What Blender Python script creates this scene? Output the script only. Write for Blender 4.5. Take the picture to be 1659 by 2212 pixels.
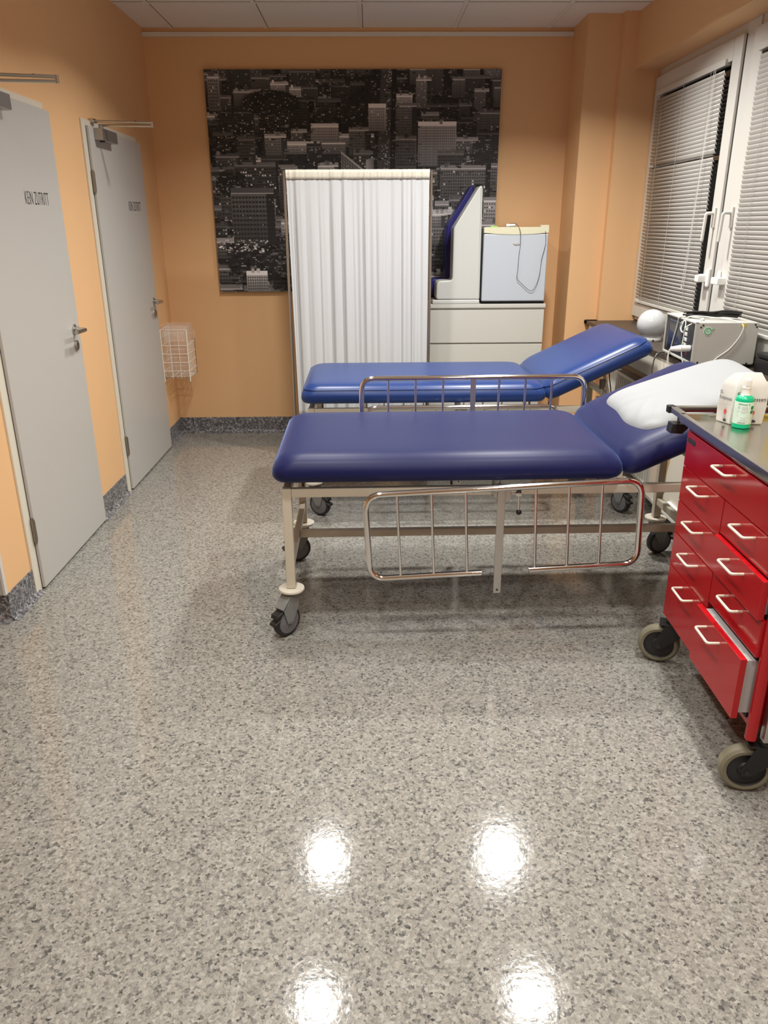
import bpy, bmesh, math, random
import numpy as np
from mathutils import Vector, Matrix

for o in list(bpy.data.objects):
    bpy.data.objects.remove(o, do_unlink=True)
SC = bpy.context.scene
COL = SC.collection
PI = math.pi
R = math.radians

# ------------------------------------------------------------------ camera
F_PX, W_PX, H_PX = 1650.0, 1659.0, 2212.0
cam_d = bpy.data.cameras.new('camera')
cam = bpy.data.objects.new('camera', cam_d)
COL.objects.link(cam)
cam_d.sensor_fit = 'AUTO'
cam_d.sensor_width = 36.0
cam_d.lens = 36.0 * F_PX / H_PX
cam_d.clip_start = 0.05
RM = Matrix(((0.99982043, -0.01057061, 0.01572785),
             (-0.01843879, -0.35118809, 0.93612335),
             (-0.00437196, -0.93624526, -0.35131994)))
m = Matrix.Identity(4)
for i in range(3):
    m[i][0] = RM[i][0]
    m[i][1] = -RM[i][1]
    m[i][2] = -RM[i][2]
m[2][3] = 1.52
cam.matrix_world = m
SC.camera = cam

# ------------------------------------------------------------------ world, lamps, exposure
SC.view_settings.view_transform = 'Standard'
SC.view_settings.look = 'None'
SC.view_settings.gamma = 1.0
SC.view_settings.use_curve_mapping = False
SC.view_settings.exposure = 0.30
SC.cycles.use_denoising = True
SC.cycles.max_bounces = 10
SC.cycles.diffuse_bounces = 6
SC.cycles.glossy_bounces = 5
SC.cycles.transparent_max_bounces = 16
SC.cycles.sample_clamp_indirect = 6.0
wd = bpy.data.worlds.new('night')
SC.world = wd
wd.use_nodes = True
wd.node_tree.nodes['Background'].inputs[0].default_value = (0.012, 0.013, 0.018, 1)
wd.node_tree.nodes['Background'].inputs[1].default_value = 0.3

LAMP_POWER = {4.28: (17.5, 32.0), 3.17: (10.0, 10.0), 3.19: (13.5, 13.5), 2.05: (13.0, 13.0), 0.92: (13.0, 13.0), -0.2: (8.0, 8.0)}   # left, right row
LAMP_COLOR = (1.0, 0.985, 0.94)
LAMP_SPREAD = 137
LAMP_XY = [(-0.35, 4.28), (0.90, 4.28), (-0.35, 3.17), (0.90, 3.19),
           (-0.35, 2.05), (0.90, 2.05), (-0.35, 0.92), (0.90, 0.92), (-0.35, -0.2), (0.90, -0.2)]
for lx, ly in LAMP_XY:
    ld = bpy.data.lights.new('ceiling_lamp', 'AREA')
    ld.shape = 'DISK'
    ld.size = 0.16
    ld.energy = LAMP_POWER[ly][1 if lx > 0 else 0]
    ld.color = LAMP_COLOR
    ld.spread = R(LAMP_SPREAD)
    lo = bpy.data.objects.new('ceiling_lamp', ld)
    lo.location = (lx, ly, 2.742)
    COL.objects.link(lo)


# ------------------------------------------------------------------ materials
def mat(name, base, rough=0.5, metal=0.0, spec=0.5, **kw):
    mt = bpy.data.materials.new(name)
    mt.use_nodes = True
    b = mt.node_tree.nodes['Principled BSDF']
    b.inputs['Base Color'].default_value = (*base, 1)
    b.inputs['Roughness'].default_value = rough
    b.inputs['Metallic'].default_value = metal
    b.inputs['Specular IOR Level'].default_value = spec
    for k, v in kw.items():
        b.inputs[k.replace('_', ' ')].default_value = v
    return mt


def bump(mt, scale, strength, dist=0.002, detail=3, coords='Object', stretch=None):
    nt = mt.node_tree
    b = nt.nodes['Principled BSDF']
    tc = nt.nodes.new('ShaderNodeTexCoord')
    nz = nt.nodes.new('ShaderNodeTexNoise')
    nz.inputs['Scale'].default_value = scale
    nz.inputs['Detail'].default_value = detail
    src = tc.outputs[coords]
    if stretch:
        mp = nt.nodes.new('ShaderNodeMapping')
        mp.inputs['Scale'].default_value = stretch
        nt.links.new(src, mp.inputs[0])
        src = mp.outputs[0]
    nt.links.new(src, nz.inputs['Vector'])
    bp = nt.nodes.new('ShaderNodeBump')
    bp.inputs['Strength'].default_value = strength
    bp.inputs['Distance'].default_value = dist
    nt.links.new(nz.outputs['Fac'], bp.inputs['Height'])
    nt.links.new(bp.outputs[0], b.inputs['Normal'])
    return nz, bp


def mottle(mt, c1, c2, scale, detail=3, lo=0.3, hi=0.7):
    nt = mt.node_tree
    b = nt.nodes['Principled BSDF']
    tc = nt.nodes.new('ShaderNodeTexCoord')
    nz = nt.nodes.new('ShaderNodeTexNoise')
    nz.inputs['Scale'].default_value = scale
    nz.inputs['Detail'].default_value = detail
    nt.links.new(tc.outputs['Object'], nz.inputs['Vector'])
    cr = nt.nodes.new('ShaderNodeValToRGB')
    cr.color_ramp.elements[0].position = lo
    cr.color_ramp.elements[0].color = (*c1, 1)
    cr.color_ramp.elements[1].position = hi
    cr.color_ramp.elements[1].color = (*c2, 1)
    nt.links.new(nz.outputs['Fac'], cr.inputs[0])
    nt.links.new(cr.outputs[0], b.inputs['Base Color'])


def speckle(name, stops, rough, bump_s, seam=None, gain=1.0, scale=135.0):
    """granite-look sheet vinyl: flecks of several greys"""
    mt = mat(name, (.4, .4, .4), rough, 0, 0.5)
    nt = mt.node_tree
    L = nt.links.new
    b = nt.nodes['Principled BSDF']
    tc = nt.nodes.new('ShaderNodeTexCoord')
    wn = nt.nodes.new('ShaderNodeTexNoise')
    wn.inputs['Scale'].default_value = scale * 0.9
    wn.inputs['Detail'].default_value = 2
    L(tc.outputs['Object'], wn.inputs['Vector'])
    mixv = nt.nodes.new('ShaderNodeVectorMath')
    mixv.operation = 'MULTIPLY_ADD'
    mixv.inputs[1].default_value = (0.012, 0.012, 0.012)
    L(wn.outputs['Color'], mixv.inputs[0])
    L(tc.outputs['Object'], mixv.inputs[2])
    vo = nt.nodes.new('ShaderNodeTexVoronoi')
    vo.inputs['Scale'].default_value = scale
    L(mixv.outputs[0], vo.inputs['Vector'])
    sp = nt.nodes.new('ShaderNodeSeparateColor')
    L(vo.outputs['Color'], sp.inputs[0])
    cr = nt.nodes.new('ShaderNodeValToRGB')
    cr.color_ramp.interpolation = 'CONSTANT'
    els = cr.color_ramp.elements
    while len(els) < len(stops):
        els.new(0.5)
    for e, (p, c) in zip(els, stops):
        e.position = p
        e.color = (c[0] * gain, c[1] * gain, c[2] * gain, 1)
    L(sp.outputs[0], cr.inputs[0])
    # second, finer layer of flecks
    vo2 = nt.nodes.new('ShaderNodeTexVoronoi')
    vo2.inputs['Scale'].default_value = scale * 1.9
    L(mixv.outputs[0], vo2.inputs['Vector'])
    sp2 = nt.nodes.new('ShaderNodeSeparateColor')
    L(vo2.outputs['Color'], sp2.inputs[0])
    cr2 = nt.nodes.new('ShaderNodeValToRGB')
    cr2.color_ramp.interpolation = 'CONSTANT'
    els = cr2.color_ramp.elements
    while len(els) < len(stops):
        els.new(0.5)
    for e, (p, c) in zip(els, stops):
        e.position = p
        e.color = (c[0] * gain, c[1] * gain, c[2] * gain, 1)
    L(sp2.outputs[1], cr2.inputs[0])
    mx = nt.nodes.new('ShaderNodeMix')
    mx.data_type = 'RGBA'
    mx.inputs['Factor'].default_value = 0.32
    L(cr.outputs[0], mx.inputs[6])
    L(cr2.outputs[0], mx.inputs[7])
    out = mx.outputs[2]
    if seam is not None:
        sx = nt.nodes.new('ShaderNodeSeparateXYZ')
        L(tc.outputs['Object'], sx.inputs[0])
        d = nt.nodes.new('ShaderNodeMath')
        d.operation = 'SUBTRACT'
        d.inputs[1].default_value = seam
        L(sx.outputs[0], d.inputs[0])
        a = nt.nodes.new('ShaderNodeMath')
        a.operation = 'ABSOLUTE'
        L(d.outputs[0], a.inputs[0])
        lt = nt.nodes.new('ShaderNodeMath')
        lt.operation = 'LESS_THAN'
        lt.inputs[1].default_value = 0.0016
        L(a.outputs[0], lt.inputs[0])
        sc_ = nt.nodes.new('ShaderNodeMath')
        sc_.operation = 'MULTIPLY'
        sc_.inputs[1].default_value = 0.16
        L(lt.outputs[0], sc_.inputs[0])
        mx2 = nt.nodes.new('ShaderNodeMix')
        mx2.data_type = 'RGBA'
        mx2.inputs[7].default_value = (.55, .52, .47, 1)
        L(sc_.outputs[0], mx2.inputs['Factor'])
        L(out, mx2.inputs[6])
        out = mx2.outputs[2]
    L(out, b.inputs['Base Color'])
    nz = nt.nodes.new('ShaderNodeTexNoise')
    nz.inputs['Scale'].default_value = 55
    nz.inputs['Detail'].default_value = 3
    L(tc.outputs['Object'], nz.inputs['Vector'])
    bp = nt.nodes.new('ShaderNodeBump')
    bp.inputs['Strength'].default_value = bump_s
    bp.inputs['Distance'].default_value = 0.002
    L(nz.outputs['Fac'], bp.inputs['Height'])
    L(bp.outputs[0], b.inputs['Normal'])
    return mt


STOPS = [(0.0, (.055, .057, .055)), (0.07, (.15, .145, .135)), (0.18, (.26, .25, .225)),
         (0.40, (.33, .315, .28)), (0.66, (.39, .37, .325)), (0.88, (.47, .455, .41))]
SHADED_STOPS = [(0.0, (.02, .02, .024)), (0.2, (.07, .07, .078)), (0.45, (.15, .15, .16)),
              (0.65, (.22, .22, .23)), (0.82, (.34, .34, .34)), (0.94, (.46, .45, .44))]  # floor flecks darkened: weaker light on upright skirting put into the colour
M = {}
M['floor'] = speckle('granite_vinyl', STOPS, 0.09, 0.15, seam=-0.296, gain=0.735)
M['skirt'] = speckle('granite_skirting', SHADED_STOPS, 0.3, 0.05, scale=120)
M['wall'] = mat('apricot_paint', (.745, .46, .235), 0.6, 0, 0.3)
bump(M['wall'], 240, 0.12, 0.001)
M['soffit'] = M['wall']
M['ceiling'] = mat('mineral_tile', (.86, .81, .73), 0.85, 0, 0.2)
bump(M['ceiling'], 300, 0.3, 0.001)
M['grid'] = mat('ceiling_grid', (.84, .79, .71), 0.5)
M['trimwhite'] = mat('white_trunking', (.72, .69, .62), 0.5)
M['door'] = mat('grey_white_door', (.48, .465, .435), 0.42, 0, 0.4)
M['doorframe'] = mat('cream_frame', (.66, .62, .52), 0.4)
M['panelgrey'] = mat('grey_panel', (.42, .41, .40), 0.4)
M['steel'] = mat('brushed_steel', (.52, .50, .46), 0.28, 1.0)
M['closer'] = mat('silver_closer', (.42, .41, .39), 0.38, 0.85)
M['chrome'] = mat('chrome', (.80, .79, .78), 0.09, 1.0)
M['galv'] = mat('galvanised', (.60, .60, .58), 0.38, 1.0)
M['darkmetal'] = mat('dark_steel', (.16, .15, .14), 0.35, 0.9)
M['hinge'] = mat('hinge_metal', (.30, .27, .22), 0.35, 0.9)
M['black'] = mat('black_plastic', (.012, .012, .013), 0.4)
M['blackvoid'] = mat('dark_gap', (.006, .006, .006), 0.7)
M['ink'] = mat('dark_ink', (.03, .03, .035), 0.6)
M['navy'] = mat('navy_vinyl', (.010, .012, .062), 0.40, 0, 0.18, Sheen_Weight=0.4, Sheen_Roughness=0.35, Sheen_Tint=(.36, .50, 1, 1))
bump(M['navy'], 420, 0.10, 0.0006)
M['royal'] = mat('royal_vinyl', (.010, .032, .14), 0.34, 0, 0.34, Sheen_Weight=0.15, Sheen_Roughness=0.4, Sheen_Tint=(.6, .75, 1, 1))
bump(M['royal'], 420, 0.10, 0.0006)
M['beige'] = mat('beige_enamel', (.55, .50, .40), 0.35)
M['beigelt'] = mat('beige_plastic', (.66, .62, .53), 0.42)
M['castergrey'] = mat('caster_grey', (.20, .21, .205), 0.45)
M['wheelgrey'] = mat('wheel_grey', (.15, .15, .16), 0.5)
M['tyre'] = mat('black_tyre', (.02, .02, .022), 0.55)
M['tyreolive'] = mat('olive_tyre', (.19, .175, .12), 0.5)
M['red'] = mat('red_lacquer', (.40, .008, .012), 0.12, 0, 0.5)
M['handle'] = mat('cream_handle', (.74, .66, .54), 0.35, 0.3)
M['tray'] = mat('tray_steel', (.55, .53, .48), 0.22, 1.0)
bump(M['tray'], 30, 0.05, 0.002, stretch=(1, 8, 1))
M['curtain'] = mat('white_curtain', (.55, .56, .57), 0.8, 0, 0.2)
M['hem'] = mat('curtain_hem', (.68, .65, .55), 0.8, 0, 0.2)
M['white'] = mat('white_lacquer', (.56, .55, .50), 0.4)
M['fridgewhite'] = mat('fridge_white', (.49, .53, .58), 0.3)
M['fridgecream'] = mat('fridge_cream', (.66, .64, .46), 0.35)
M['cushion'] = mat('white_vinyl', (.56, .57, .54), 0.35)
M['cushionblue'] = mat('blue_vinyl', (.015, .014, .13), 0.35)
M['pvc'] = mat('white_pvc', (.60, .59, .55), 0.3)
M['slat'] = mat('blind_slat', (.53, .51, .475), 0.4)
M['cord'] = mat('blind_cord', (.45, .43, .40), 0.7)
M['sill'] = mat('dark_stone', (.055, .042, .034), 0.4, 0, 0.25)
mottle(M['sill'], (.04, .03, .025), (.085, .065, .05), 120)
M['rad'] = mat('radiator_white', (.64, .62, .56), 0.4)
M['wood'] = mat('brown_wood', (.085, .04, .022), 0.4)
M['plug'] = mat('white_plastic', (.80, .80, .77), 0.3)
M['globe'] = mat('opal_globe', (.46, .47, .48), 0.05, 0, 0.5)
M['paper'] = mat('white_paper', (.62, .61, .57), 0.7, 0, 0.2)
bump(M['paper'], 40, 0.25, 0.002)
M['linen'] = mat('white_linen', (.315, .325, .335), 0.8, 0, 0.1)
M['green'] = mat('green_plastic', (.0, .42, .20), 0.25)
M['label'] = mat('pale_label', (.60, .76, .66), 0.4)
M['greendot'] = mat('dark_green', (.01, .22, .08), 0.4)
M['reddot'] = mat('red_print', (.60, .06, .06), 0.5)
M['greyprint'] = mat('grey_print', (.50, .48, .48), 0.6)
M['yellow'] = mat('yellow_plastic', (.85, .62, .03), 0.3)
M['monitor'] = mat('monitor_grey', (.46, .455, .42), 0.45)
M['screen'] = mat('dark_glass', (.02, .024, .035), 0.08)
M['bluekey'] = mat('blue_key', (.06, .16, .42), 0.4)
M['greenkey'] = mat('green_key', (.04, .36, .14), 0.4)
M['wire'] = mat('white_wire', (.80, .74, .64), 0.4)
M['cablewhite'] = mat('white_cable', (.74, .73, .68), 0.4)
M['limegreen'] = mat('lime_plastic', (.25, .55, .05), 0.4)
M['brass'] = mat('brass', (.45, .36, .22), 0.35, 0.9)

gl = bpy.data.materials.new('window_glass')
gl.use_nodes = True
b = gl.node_tree.nodes['Principled BSDF']
b.inputs['Base Color'].default_value = (.9, .95, .95, 1)
b.inputs['Roughness'].default_value = 0.02
b.inputs['Transmission Weight'].default_value = 1.0
M['glass'] = gl
pl = bpy.data.materials.new('clear_film')
pl.use_nodes = True
nt = pl.node_tree
b = nt.nodes['Principled BSDF']
b.inputs['Base Color'].default_value = (.86, .82, .78, 1)
b.inputs['Roughness'].default_value = 0.12
b.inputs['Alpha'].default_value = 0.12
bump(pl, 22, 0.9, 0.012)
M['film'] = pl


# ------------------------------------------------------------------ mesh helpers
class MB:
    def __init__(s):
        s.bm = bmesh.new()
        s.bevelled = False

    def box(s, x0, x1, y0, y1, z0, z1, bev=0.0, seg=2, mtx=None):
        r = bmesh.ops.create_cube(s.bm, size=1.0)
        vs = r['verts']
        for v in vs:
            v.co = Vector(((x0 + x1) / 2 + v.co.x * (x1 - x0), (y0 + y1) / 2 + v.co.y * (y1 - y0), (z0 + z1) / 2 + v.co.z * (z1 - z0)))
        if bev > 0:
            s.bevelled = True
            es = list({e for v in vs for e in v.link_edges})
            r = bmesh.ops.bevel(s.bm, geom=es, offset=bev, segments=seg, affect='EDGES', profile=0.5)
            vs = list({v for f in r['faces'] for v in f.verts} | {v for v in vs if v.is_valid})
        if mtx is not None:
            bmesh.ops.transform(s.bm, matrix=mtx, verts=[v for v in vs if v.is_valid])
        return s

    def ring_loft(s, rings, cap0=True, cap1=True, closed=True):
        n = len(rings[0])
        vr = [[s.bm.verts.new(p) for p in ring] for ring in rings]
        for a, b_ in zip(vr[:-1], vr[1:]):
            rng = range(n) if closed else range(n - 1)
            for i in rng:
                j = (i + 1) % n
                s.bm.faces.new((a[i], a[j], b_[j], b_[i]))
        if cap0:
            s.bm.faces.new(list(reversed(vr[0])))
        if cap1:
            s.bm.faces.new(vr[-1])
        return vr

    def tube(s, pts, r, seg=10, cap=True, closed=False):
        pts = [Vector(p) for p in pts]
        n = len(pts)
        tang = []
        for i in range(n):
            if closed:
                t = pts[(i + 1) % n] - pts[i - 1]
            else:
                t = pts[min(i + 1, n - 1)] - pts[max(i - 1, 0)]
            tang.append(t.normalized())
        ref = Vector((0, 0, 1)) if abs(tang[0].z) < 0.9 else Vector((1, 0, 0))
        nrm = (ref - tang[0] * ref.dot(tang[0])).normalized()
        rings = []
        for i in range(n):
            nrm = (nrm - tang[i] * nrm.dot(tang[i])).normalized()
            bn = tang[i].cross(nrm)
            rr = r[i] if isinstance(r, (list, tuple)) else r
            rings.append([pts[i] + (nrm * math.cos(2 * PI * k / seg) + bn * math.sin(2 * PI * k / seg)) * rr for k in range(seg)])
        if closed:
            rings.append(rings[0])
            vr = [[s.bm.verts.new(p) for p in ring] for ring in rings[:-1]]
            vr.append(vr[0])
            for a, b_ in zip(vr[:-1], vr[1:]):
                for i in range(seg):
                    j = (i + 1) % seg
                    s.bm.faces.new((a[i], a[j], b_[j], b_[i]))
        else:
            s.ring_loft(rings, cap, cap)
        return s

    def cyl(s, p0, p1, r, seg=20, r2=None):
        return s.tube([p0, p1], [r, r if r2 is None else r2], seg)

    def lathe(s, prof, seg=32, axis='Z', c=(0, 0, 0), cap=True):
        """prof: (radius, height) list, closed at ends by caps when radius > 0"""
        rings = []
        for (rr, h) in prof:
            rr = max(rr, 1e-5)
            ring = []
            for k in range(seg):
                a = 2 * PI * k / seg
                u, v = rr * math.cos(a), rr * math.sin(a)
                if axis == 'Z':
                    p = (u, v, h)
                elif axis == 'Y':
                    p = (u, h, v)
                else:
                    p = (h, u, v)
                ring.append(Vector(p) + Vector(c))
            rings.append(ring)
        s.ring_loft(rings, cap, cap)
        return s

    def sphere(s, c, r, u=24, v=14):
        rr = bmesh.ops.create_uvsphere(s.bm, u_segments=u, v_segments=v, radius=r)
        bmesh.ops.translate(s.bm, vec=Vector(c), verts=rr['verts'])
        return s

    def prism(s, poly, axis, a0, a1, bev=0.0, seg=2):
        """poly: 2D list extruded along axis from a0 to a1"""
        def P(u, v, a):
            if axis == 'X':
                return Vector((a, u, v))
            if axis == 'Y':
                return Vector((u, a, v))
            return Vector((u, v, a))
        A = [s.bm.verts.new(P(u, v, a0)) for u, v in poly]
        B = [s.bm.verts.new(P(u, v, a1)) for u, v in poly]
        n = len(poly)
        fs = [s.bm.faces.new(A), s.bm.faces.new(list(reversed(B)))]
        for i in range(n):
            j = (i + 1) % n
            fs.append(s.bm.faces.new((A[j], A[i], B[i], B[j])))
        bmesh.ops.recalc_face_normals(s.bm, faces=fs)
        if bev > 0:
            s.bevelled = True
            es = [e for e in fs[0].edges] + [e for e in fs[1].edges]
            bmesh.ops.bevel(s.bm, geom=es, offset=bev, segments=seg, affect='EDGES', profile=0.5)
        return s

    def quad(s, a, b_, c, d):
        s.bm.faces.new([s.bm.verts.new(p) for p in (a, b_, c, d)])
        return s

    def build(s, name, mt, parent=None, smooth=40, xf=None):
        bmesh.ops.recalc_face_normals(s.bm, faces=s.bm.faces[:])
        if xf is not None:
            bmesh.ops.transform(s.bm, matrix=xf, verts=s.bm.verts[:])
        me = bpy.data.meshes.new(name)
        s.bm.to_mesh(me)
        s.bm.free()
        if smooth:
            me.polygons.foreach_set('use_smooth', [True] * len(me.polygons))
            me.set_sharp_from_angle(angle=R(smooth))
        me.materials.append(mt)
        o = bpy.data.objects.new(name, me)
        COL.objects.link(o)
        if parent is not None:
            o.parent = parent
        if s.bevelled and smooth:
            o.modifiers.new('face_weighted_normals', 'WEIGHTED_NORMAL').keep_sharp = True
        return o


def thing(name, label, cat, loc=(0, 0, 0), rz=0.0, group=None):
    o = bpy.data.objects.new(name, None)
    o.empty_display_size = 0.05
    COL.objects.link(o)
    o.location = loc
    o.rotation_euler = (0, 0, rz)
    o['label'] = label
    o['category'] = cat
    if group:
        o['group'] = group
    return o


def tag(o, label, cat, group=None):
    o['label'] = label
    o['category'] = cat
    if group:
        o['group'] = group
    return o


def struct(o, label, cat):
    o['kind'] = 'structure'
    o['label'] = label
    o['category'] = cat
    return o


def fillet(pts, r, seg=8, closed=False):
    pts = [Vector(p) for p in pts]
    n = len(pts)
    out = []
    for i, p in enumerate(pts):
        if not closed and i in (0, n - 1):
            out.append(p)
            continue
        a, c = pts[i - 1], pts[(i + 1) % n]
        da, dc = (a - p), (c - p)
        rr = r[i] if isinstance(r, (list, tuple)) else r
        ang = da.angle(dc)
        t = min(rr / math.tan(ang / 2), da.length * 0.49, dc.length * 0.49)
        p0, p1 = p + da.normalized() * t, p + dc.normalized() * t
        for k in range(seg + 1):
            u = k / seg
            out.append((1 - u) ** 2 * p0 + 2 * u * (1 - u) * p + u * u * p1)
    return out


def smooth_path(pts, n=8):
    """Catmull-Rom"""
    P = [Vector(p) for p in pts]
    P = [P[0]] + P + [P[-1]]
    out = []
    for i in range(1, len(P) - 2):
        a, b_, c, d = P[i - 1], P[i], P[i + 1], P[i + 2]
        for k in range(n):
            t = k / n
            out.append(0.5 * ((2 * b_) + (-a + c) * t + (2 * a - 5 * b_ + 4 * c - d) * t * t + (-a + 3 * b_ - 3 * c + d) * t ** 3))
    out.append(P[-2])
    return out


def rrect(x0, x1, y0, y1, r, seg=6):
    pts = []
    for cx, cy, a0 in ((x1 - r, y1 - r, 0), (x0 + r, y1 - r, 90), (x0 + r, y0 + r, 180), (x1 - r, y0 + r, 270)):
        for k in range(seg + 1):
            a = R(a0 + 90 * k / seg)
            pts.append((cx + r * math.cos(a), cy + r * math.sin(a)))
    return pts


def text_mesh(body, size, name, mt, parent, mtx, xscale=1.0, depth=0.0006, align='LEFT', offset=0.0):
    cu = bpy.data.curves.new(name, 'FONT')
    cu.body = body
    cu.size = size
    cu.extrude = depth
    cu.offset = offset
    cu.align_x = align
    cu.space_character = 1.08
    to = bpy.data.objects.new(name, cu)
    COL.objects.link(to)
    bpy.context.view_layer.update()
    me = bpy.data.meshes.new_from_object(to)
    bpy.data.objects.remove(to, do_unlink=True)
    me.transform(mtx @ Matrix.Diagonal((xscale, 1, 1, 1)))
    me.materials.clear()
    me.materials.append(mt)
    o = bpy.data.objects.new(name, me)
    COL.objects.link(o)
    o.parent = parent
    return o


def frame_mtx(origin, ex, ey):
    ex, ey = Vector(ex).normalized(), Vector(ey).normalized()
    ez = ex.cross(ey)
    mm = Matrix.Identity(4)
    for i in range(3):
        mm[i][0], mm[i][1], mm[i][2], mm[i][3] = ex[i], ey[i], ez[i], origin[i]
    return mm


# ------------------------------------------------------------------ setting
XL, YB, ZC = -1.488, 5.876, 2.75
XW = 1.837          # window plane
YREV = 5.45         # reveal at the far end of the window
XBEAM, ZBEAM = 1.685, 2.432
YCAM = -2.2         # wall behind the camera
ZSILL = 0.89

struct(MB().box(-2.6, 2.3, YCAM - 0.1, YB + 0.15, -0.1, 0.0).build('floor', M['floor'], smooth=0),
       'grey granite-patterned glossy vinyl floor', 'floor')

cl = MB().box(-2.6, 2.3, YCAM - 0.1, YB + 0.15, ZC, ZC + 0.08).build('ceiling', M['ceiling'], smooth=0)
struct(cl, 'white suspended ceiling of square mineral tiles', 'ceiling')
g = MB()
for k in range(-4, 6):
    x = -0.041 + 0.627 * k
    if -2.5 < x < 2.2:
        g.box(x - 0.012, x + 0.012, YCAM, YB - 0.001, ZC - 0.004, ZC + 0.002)
k = 0
y = 5.265
while y > YCAM:
    g.box(-2.55, 2.25, y - 0.012, y + 0.012, ZC - 0.0045, ZC + 0.002)
    y -= 0.627
g.build('ceiling_grid', M['grid'], cl, smooth=0)
sh = MB()  # dark strips paint in the shadow along the tile edges
for k in range(-4, 6):
    x = -0.041 + 0.627 * k + 0.014
    if -2.5 < x < 2.2:
        sh.box(x - 0.0022, x + 0.0022, YCAM, YB - 0.002, ZC - 0.001, ZC + 0.002)
y = 5.265 - 0.014
while y > YCAM:
    sh.box(-2.55, 2.25, y - 0.0022, y + 0.0022, ZC - 0.001, ZC + 0.002)
    y -= 0.627
sh.build('painted_edge_shade', M['darkmetal'], cl, smooth=0)
for lx, ly in LAMP_XY:
    MB().lathe([(0.112, ZC - 0.003), (0.112, ZC - 0.008), (0.128, ZC - 0.006), (0.132, ZC - 0.001)], 32, 'Z', (lx, ly, 0)).build('lamp_ring', M['trimwhite'], cl)

struct(MB().box(-1.55, 2.3, YB, YB + 0.12, 0, ZC).build('wall_back', M['wall'], smooth=0), 'apricot back wall behind the city picture', 'wall')
wl = MB().box(XL - 0.14, XL, 2.82, YB + 0.1, 0, ZC)
struct(wl.build('wall_left', M['wall'], smooth=0), 'apricot side wall with the two white doors', 'wall')
struct(MB().box(-2.6, -2.5, YCAM, 2.9, 0, ZC).build('wall_alcove', M['wall'], smooth=0), 'apricot wall of the recess before the doors', 'wall')
struct(MB().box(-2.6, XL - 0.14, 2.9, 3.0, 0, ZC).build('wall_recess', M['wall'], smooth=0), 'apricot end wall of the recess', 'wall')
struct(MB().box(-2.6, 2.3, YCAM - 0.1, YCAM, 0, ZC).build('wall_front', M['wall'], smooth=0), 'apricot wall behind the viewpoint', 'wall')
# stepped pilaster in the far right corner and the window reveal
w = MB()
w.box(1.382, 2.1, 5.51, YB + 0.01, 0, ZC)
w.box(1.597, 2.1, YREV, 5.52, 0, ZC)
struct(w.build('wall_corner', M['wall'], smooth=0), 'stepped apricot corner pilaster beside the window', 'wall')
# window wall: beam over the window, parapet below, pier towards the camera
w = MB()
w.box(XBEAM, 2.1, YCAM, YREV + 0.01, ZBEAM, ZC)
w.box(1.64, 2.1, YCAM, YREV + 0.01, 0, ZSILL - 0.024)
w.box(XW, 2.1, YCAM, 2.75, ZSILL - 0.03, ZBEAM + 0.01)
struct(w.build('wall_right', M['wall'], smooth=0), 'apricot window wall with the lintel beam', 'wall')

# skirting with a coved foot
def skirting(name, p0, p1, nrm, label):
    """p0->p1 along the wall foot, nrm points into the room"""
    p0, p1, nrm = Vector(p0), Vector(p1), Vector(nrm)
    prof = [(0.0, 0.0), (0.03, 0.0), (0.03, 0.0012)]
    for k in range(7):
        a = R(90 * k / 6)
        prof.append((0.004 + 0.026 * (1 - math.sin(a)), 0.0012 + 0.026 * (1 - math.cos(a))))
    prof += [(0.004, 0.12), (0.0, 0.122)]
    mb = MB()
    rings = [[p + nrm * u + Vector((0, 0, v)) for u, v in prof] for p in (p0, p1)]
    mb.ring_loft(rings)
    return struct(mb.build(name, M['skirt'], smooth=30), label, 'skirting')


skirting('baseboard_back', (XL, YB, 0), (1.383, YB, 0), (0, -1, 0), 'dark speckled skirting along the back wall')
skirting('baseboard_corner', (XL, 5.46, 0), (XL, YB, 0), (1, 0, 0), 'dark speckled skirting between far door and back corner')
skirting('baseboard_left', (XL, 3.93, 0), (XL, 4.435, 0), (1, 0, 0), 'dark speckled skirting between the two doors')
skirting('baseboard_end', (XL, 2.82, 0), (XL, 3.085, 0), (1, 0, 0), 'dark speckled skirting left of the near door')
skirting('baseboard_recess', (-2.5, 2.82, 0), (XL + 0.004, 2.82, 0), (0, -1, 0), 'dark skirting around the wall end at the left edge')
skirting('baseboard_right', (1.64, 0.5, 0), (1.64, 5.45, 0), (-1, 0, 0), 'dark speckled skirting under the radiator')
# grey panel on the wall end at the left picture edge
pn = MB().box(XL - 0.14, XL - 0.008, 2.805, 2.822, 0.123, 2.4, 0.002).build('trim_1', M['panelgrey'])
struct(pn, 'grey panel with white edge on the wall end at the left picture edge', 'wall panel')
MB().box(XL - 0.008, XL + 0.004, 2.803, 2.824, 0.123, 2.4, 0.002).build('edge_strip', M['pvc'], pn)
# white cable trunking below the ceiling
struct(MB().box(XL + 0.001, 1.381, YB - 0.016, YB + 0.001, 2.697, 2.723, 0.002).build('trim_2', M['trimwhite']),
       'white cable trunking high on the back wall', 'trunking')


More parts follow.
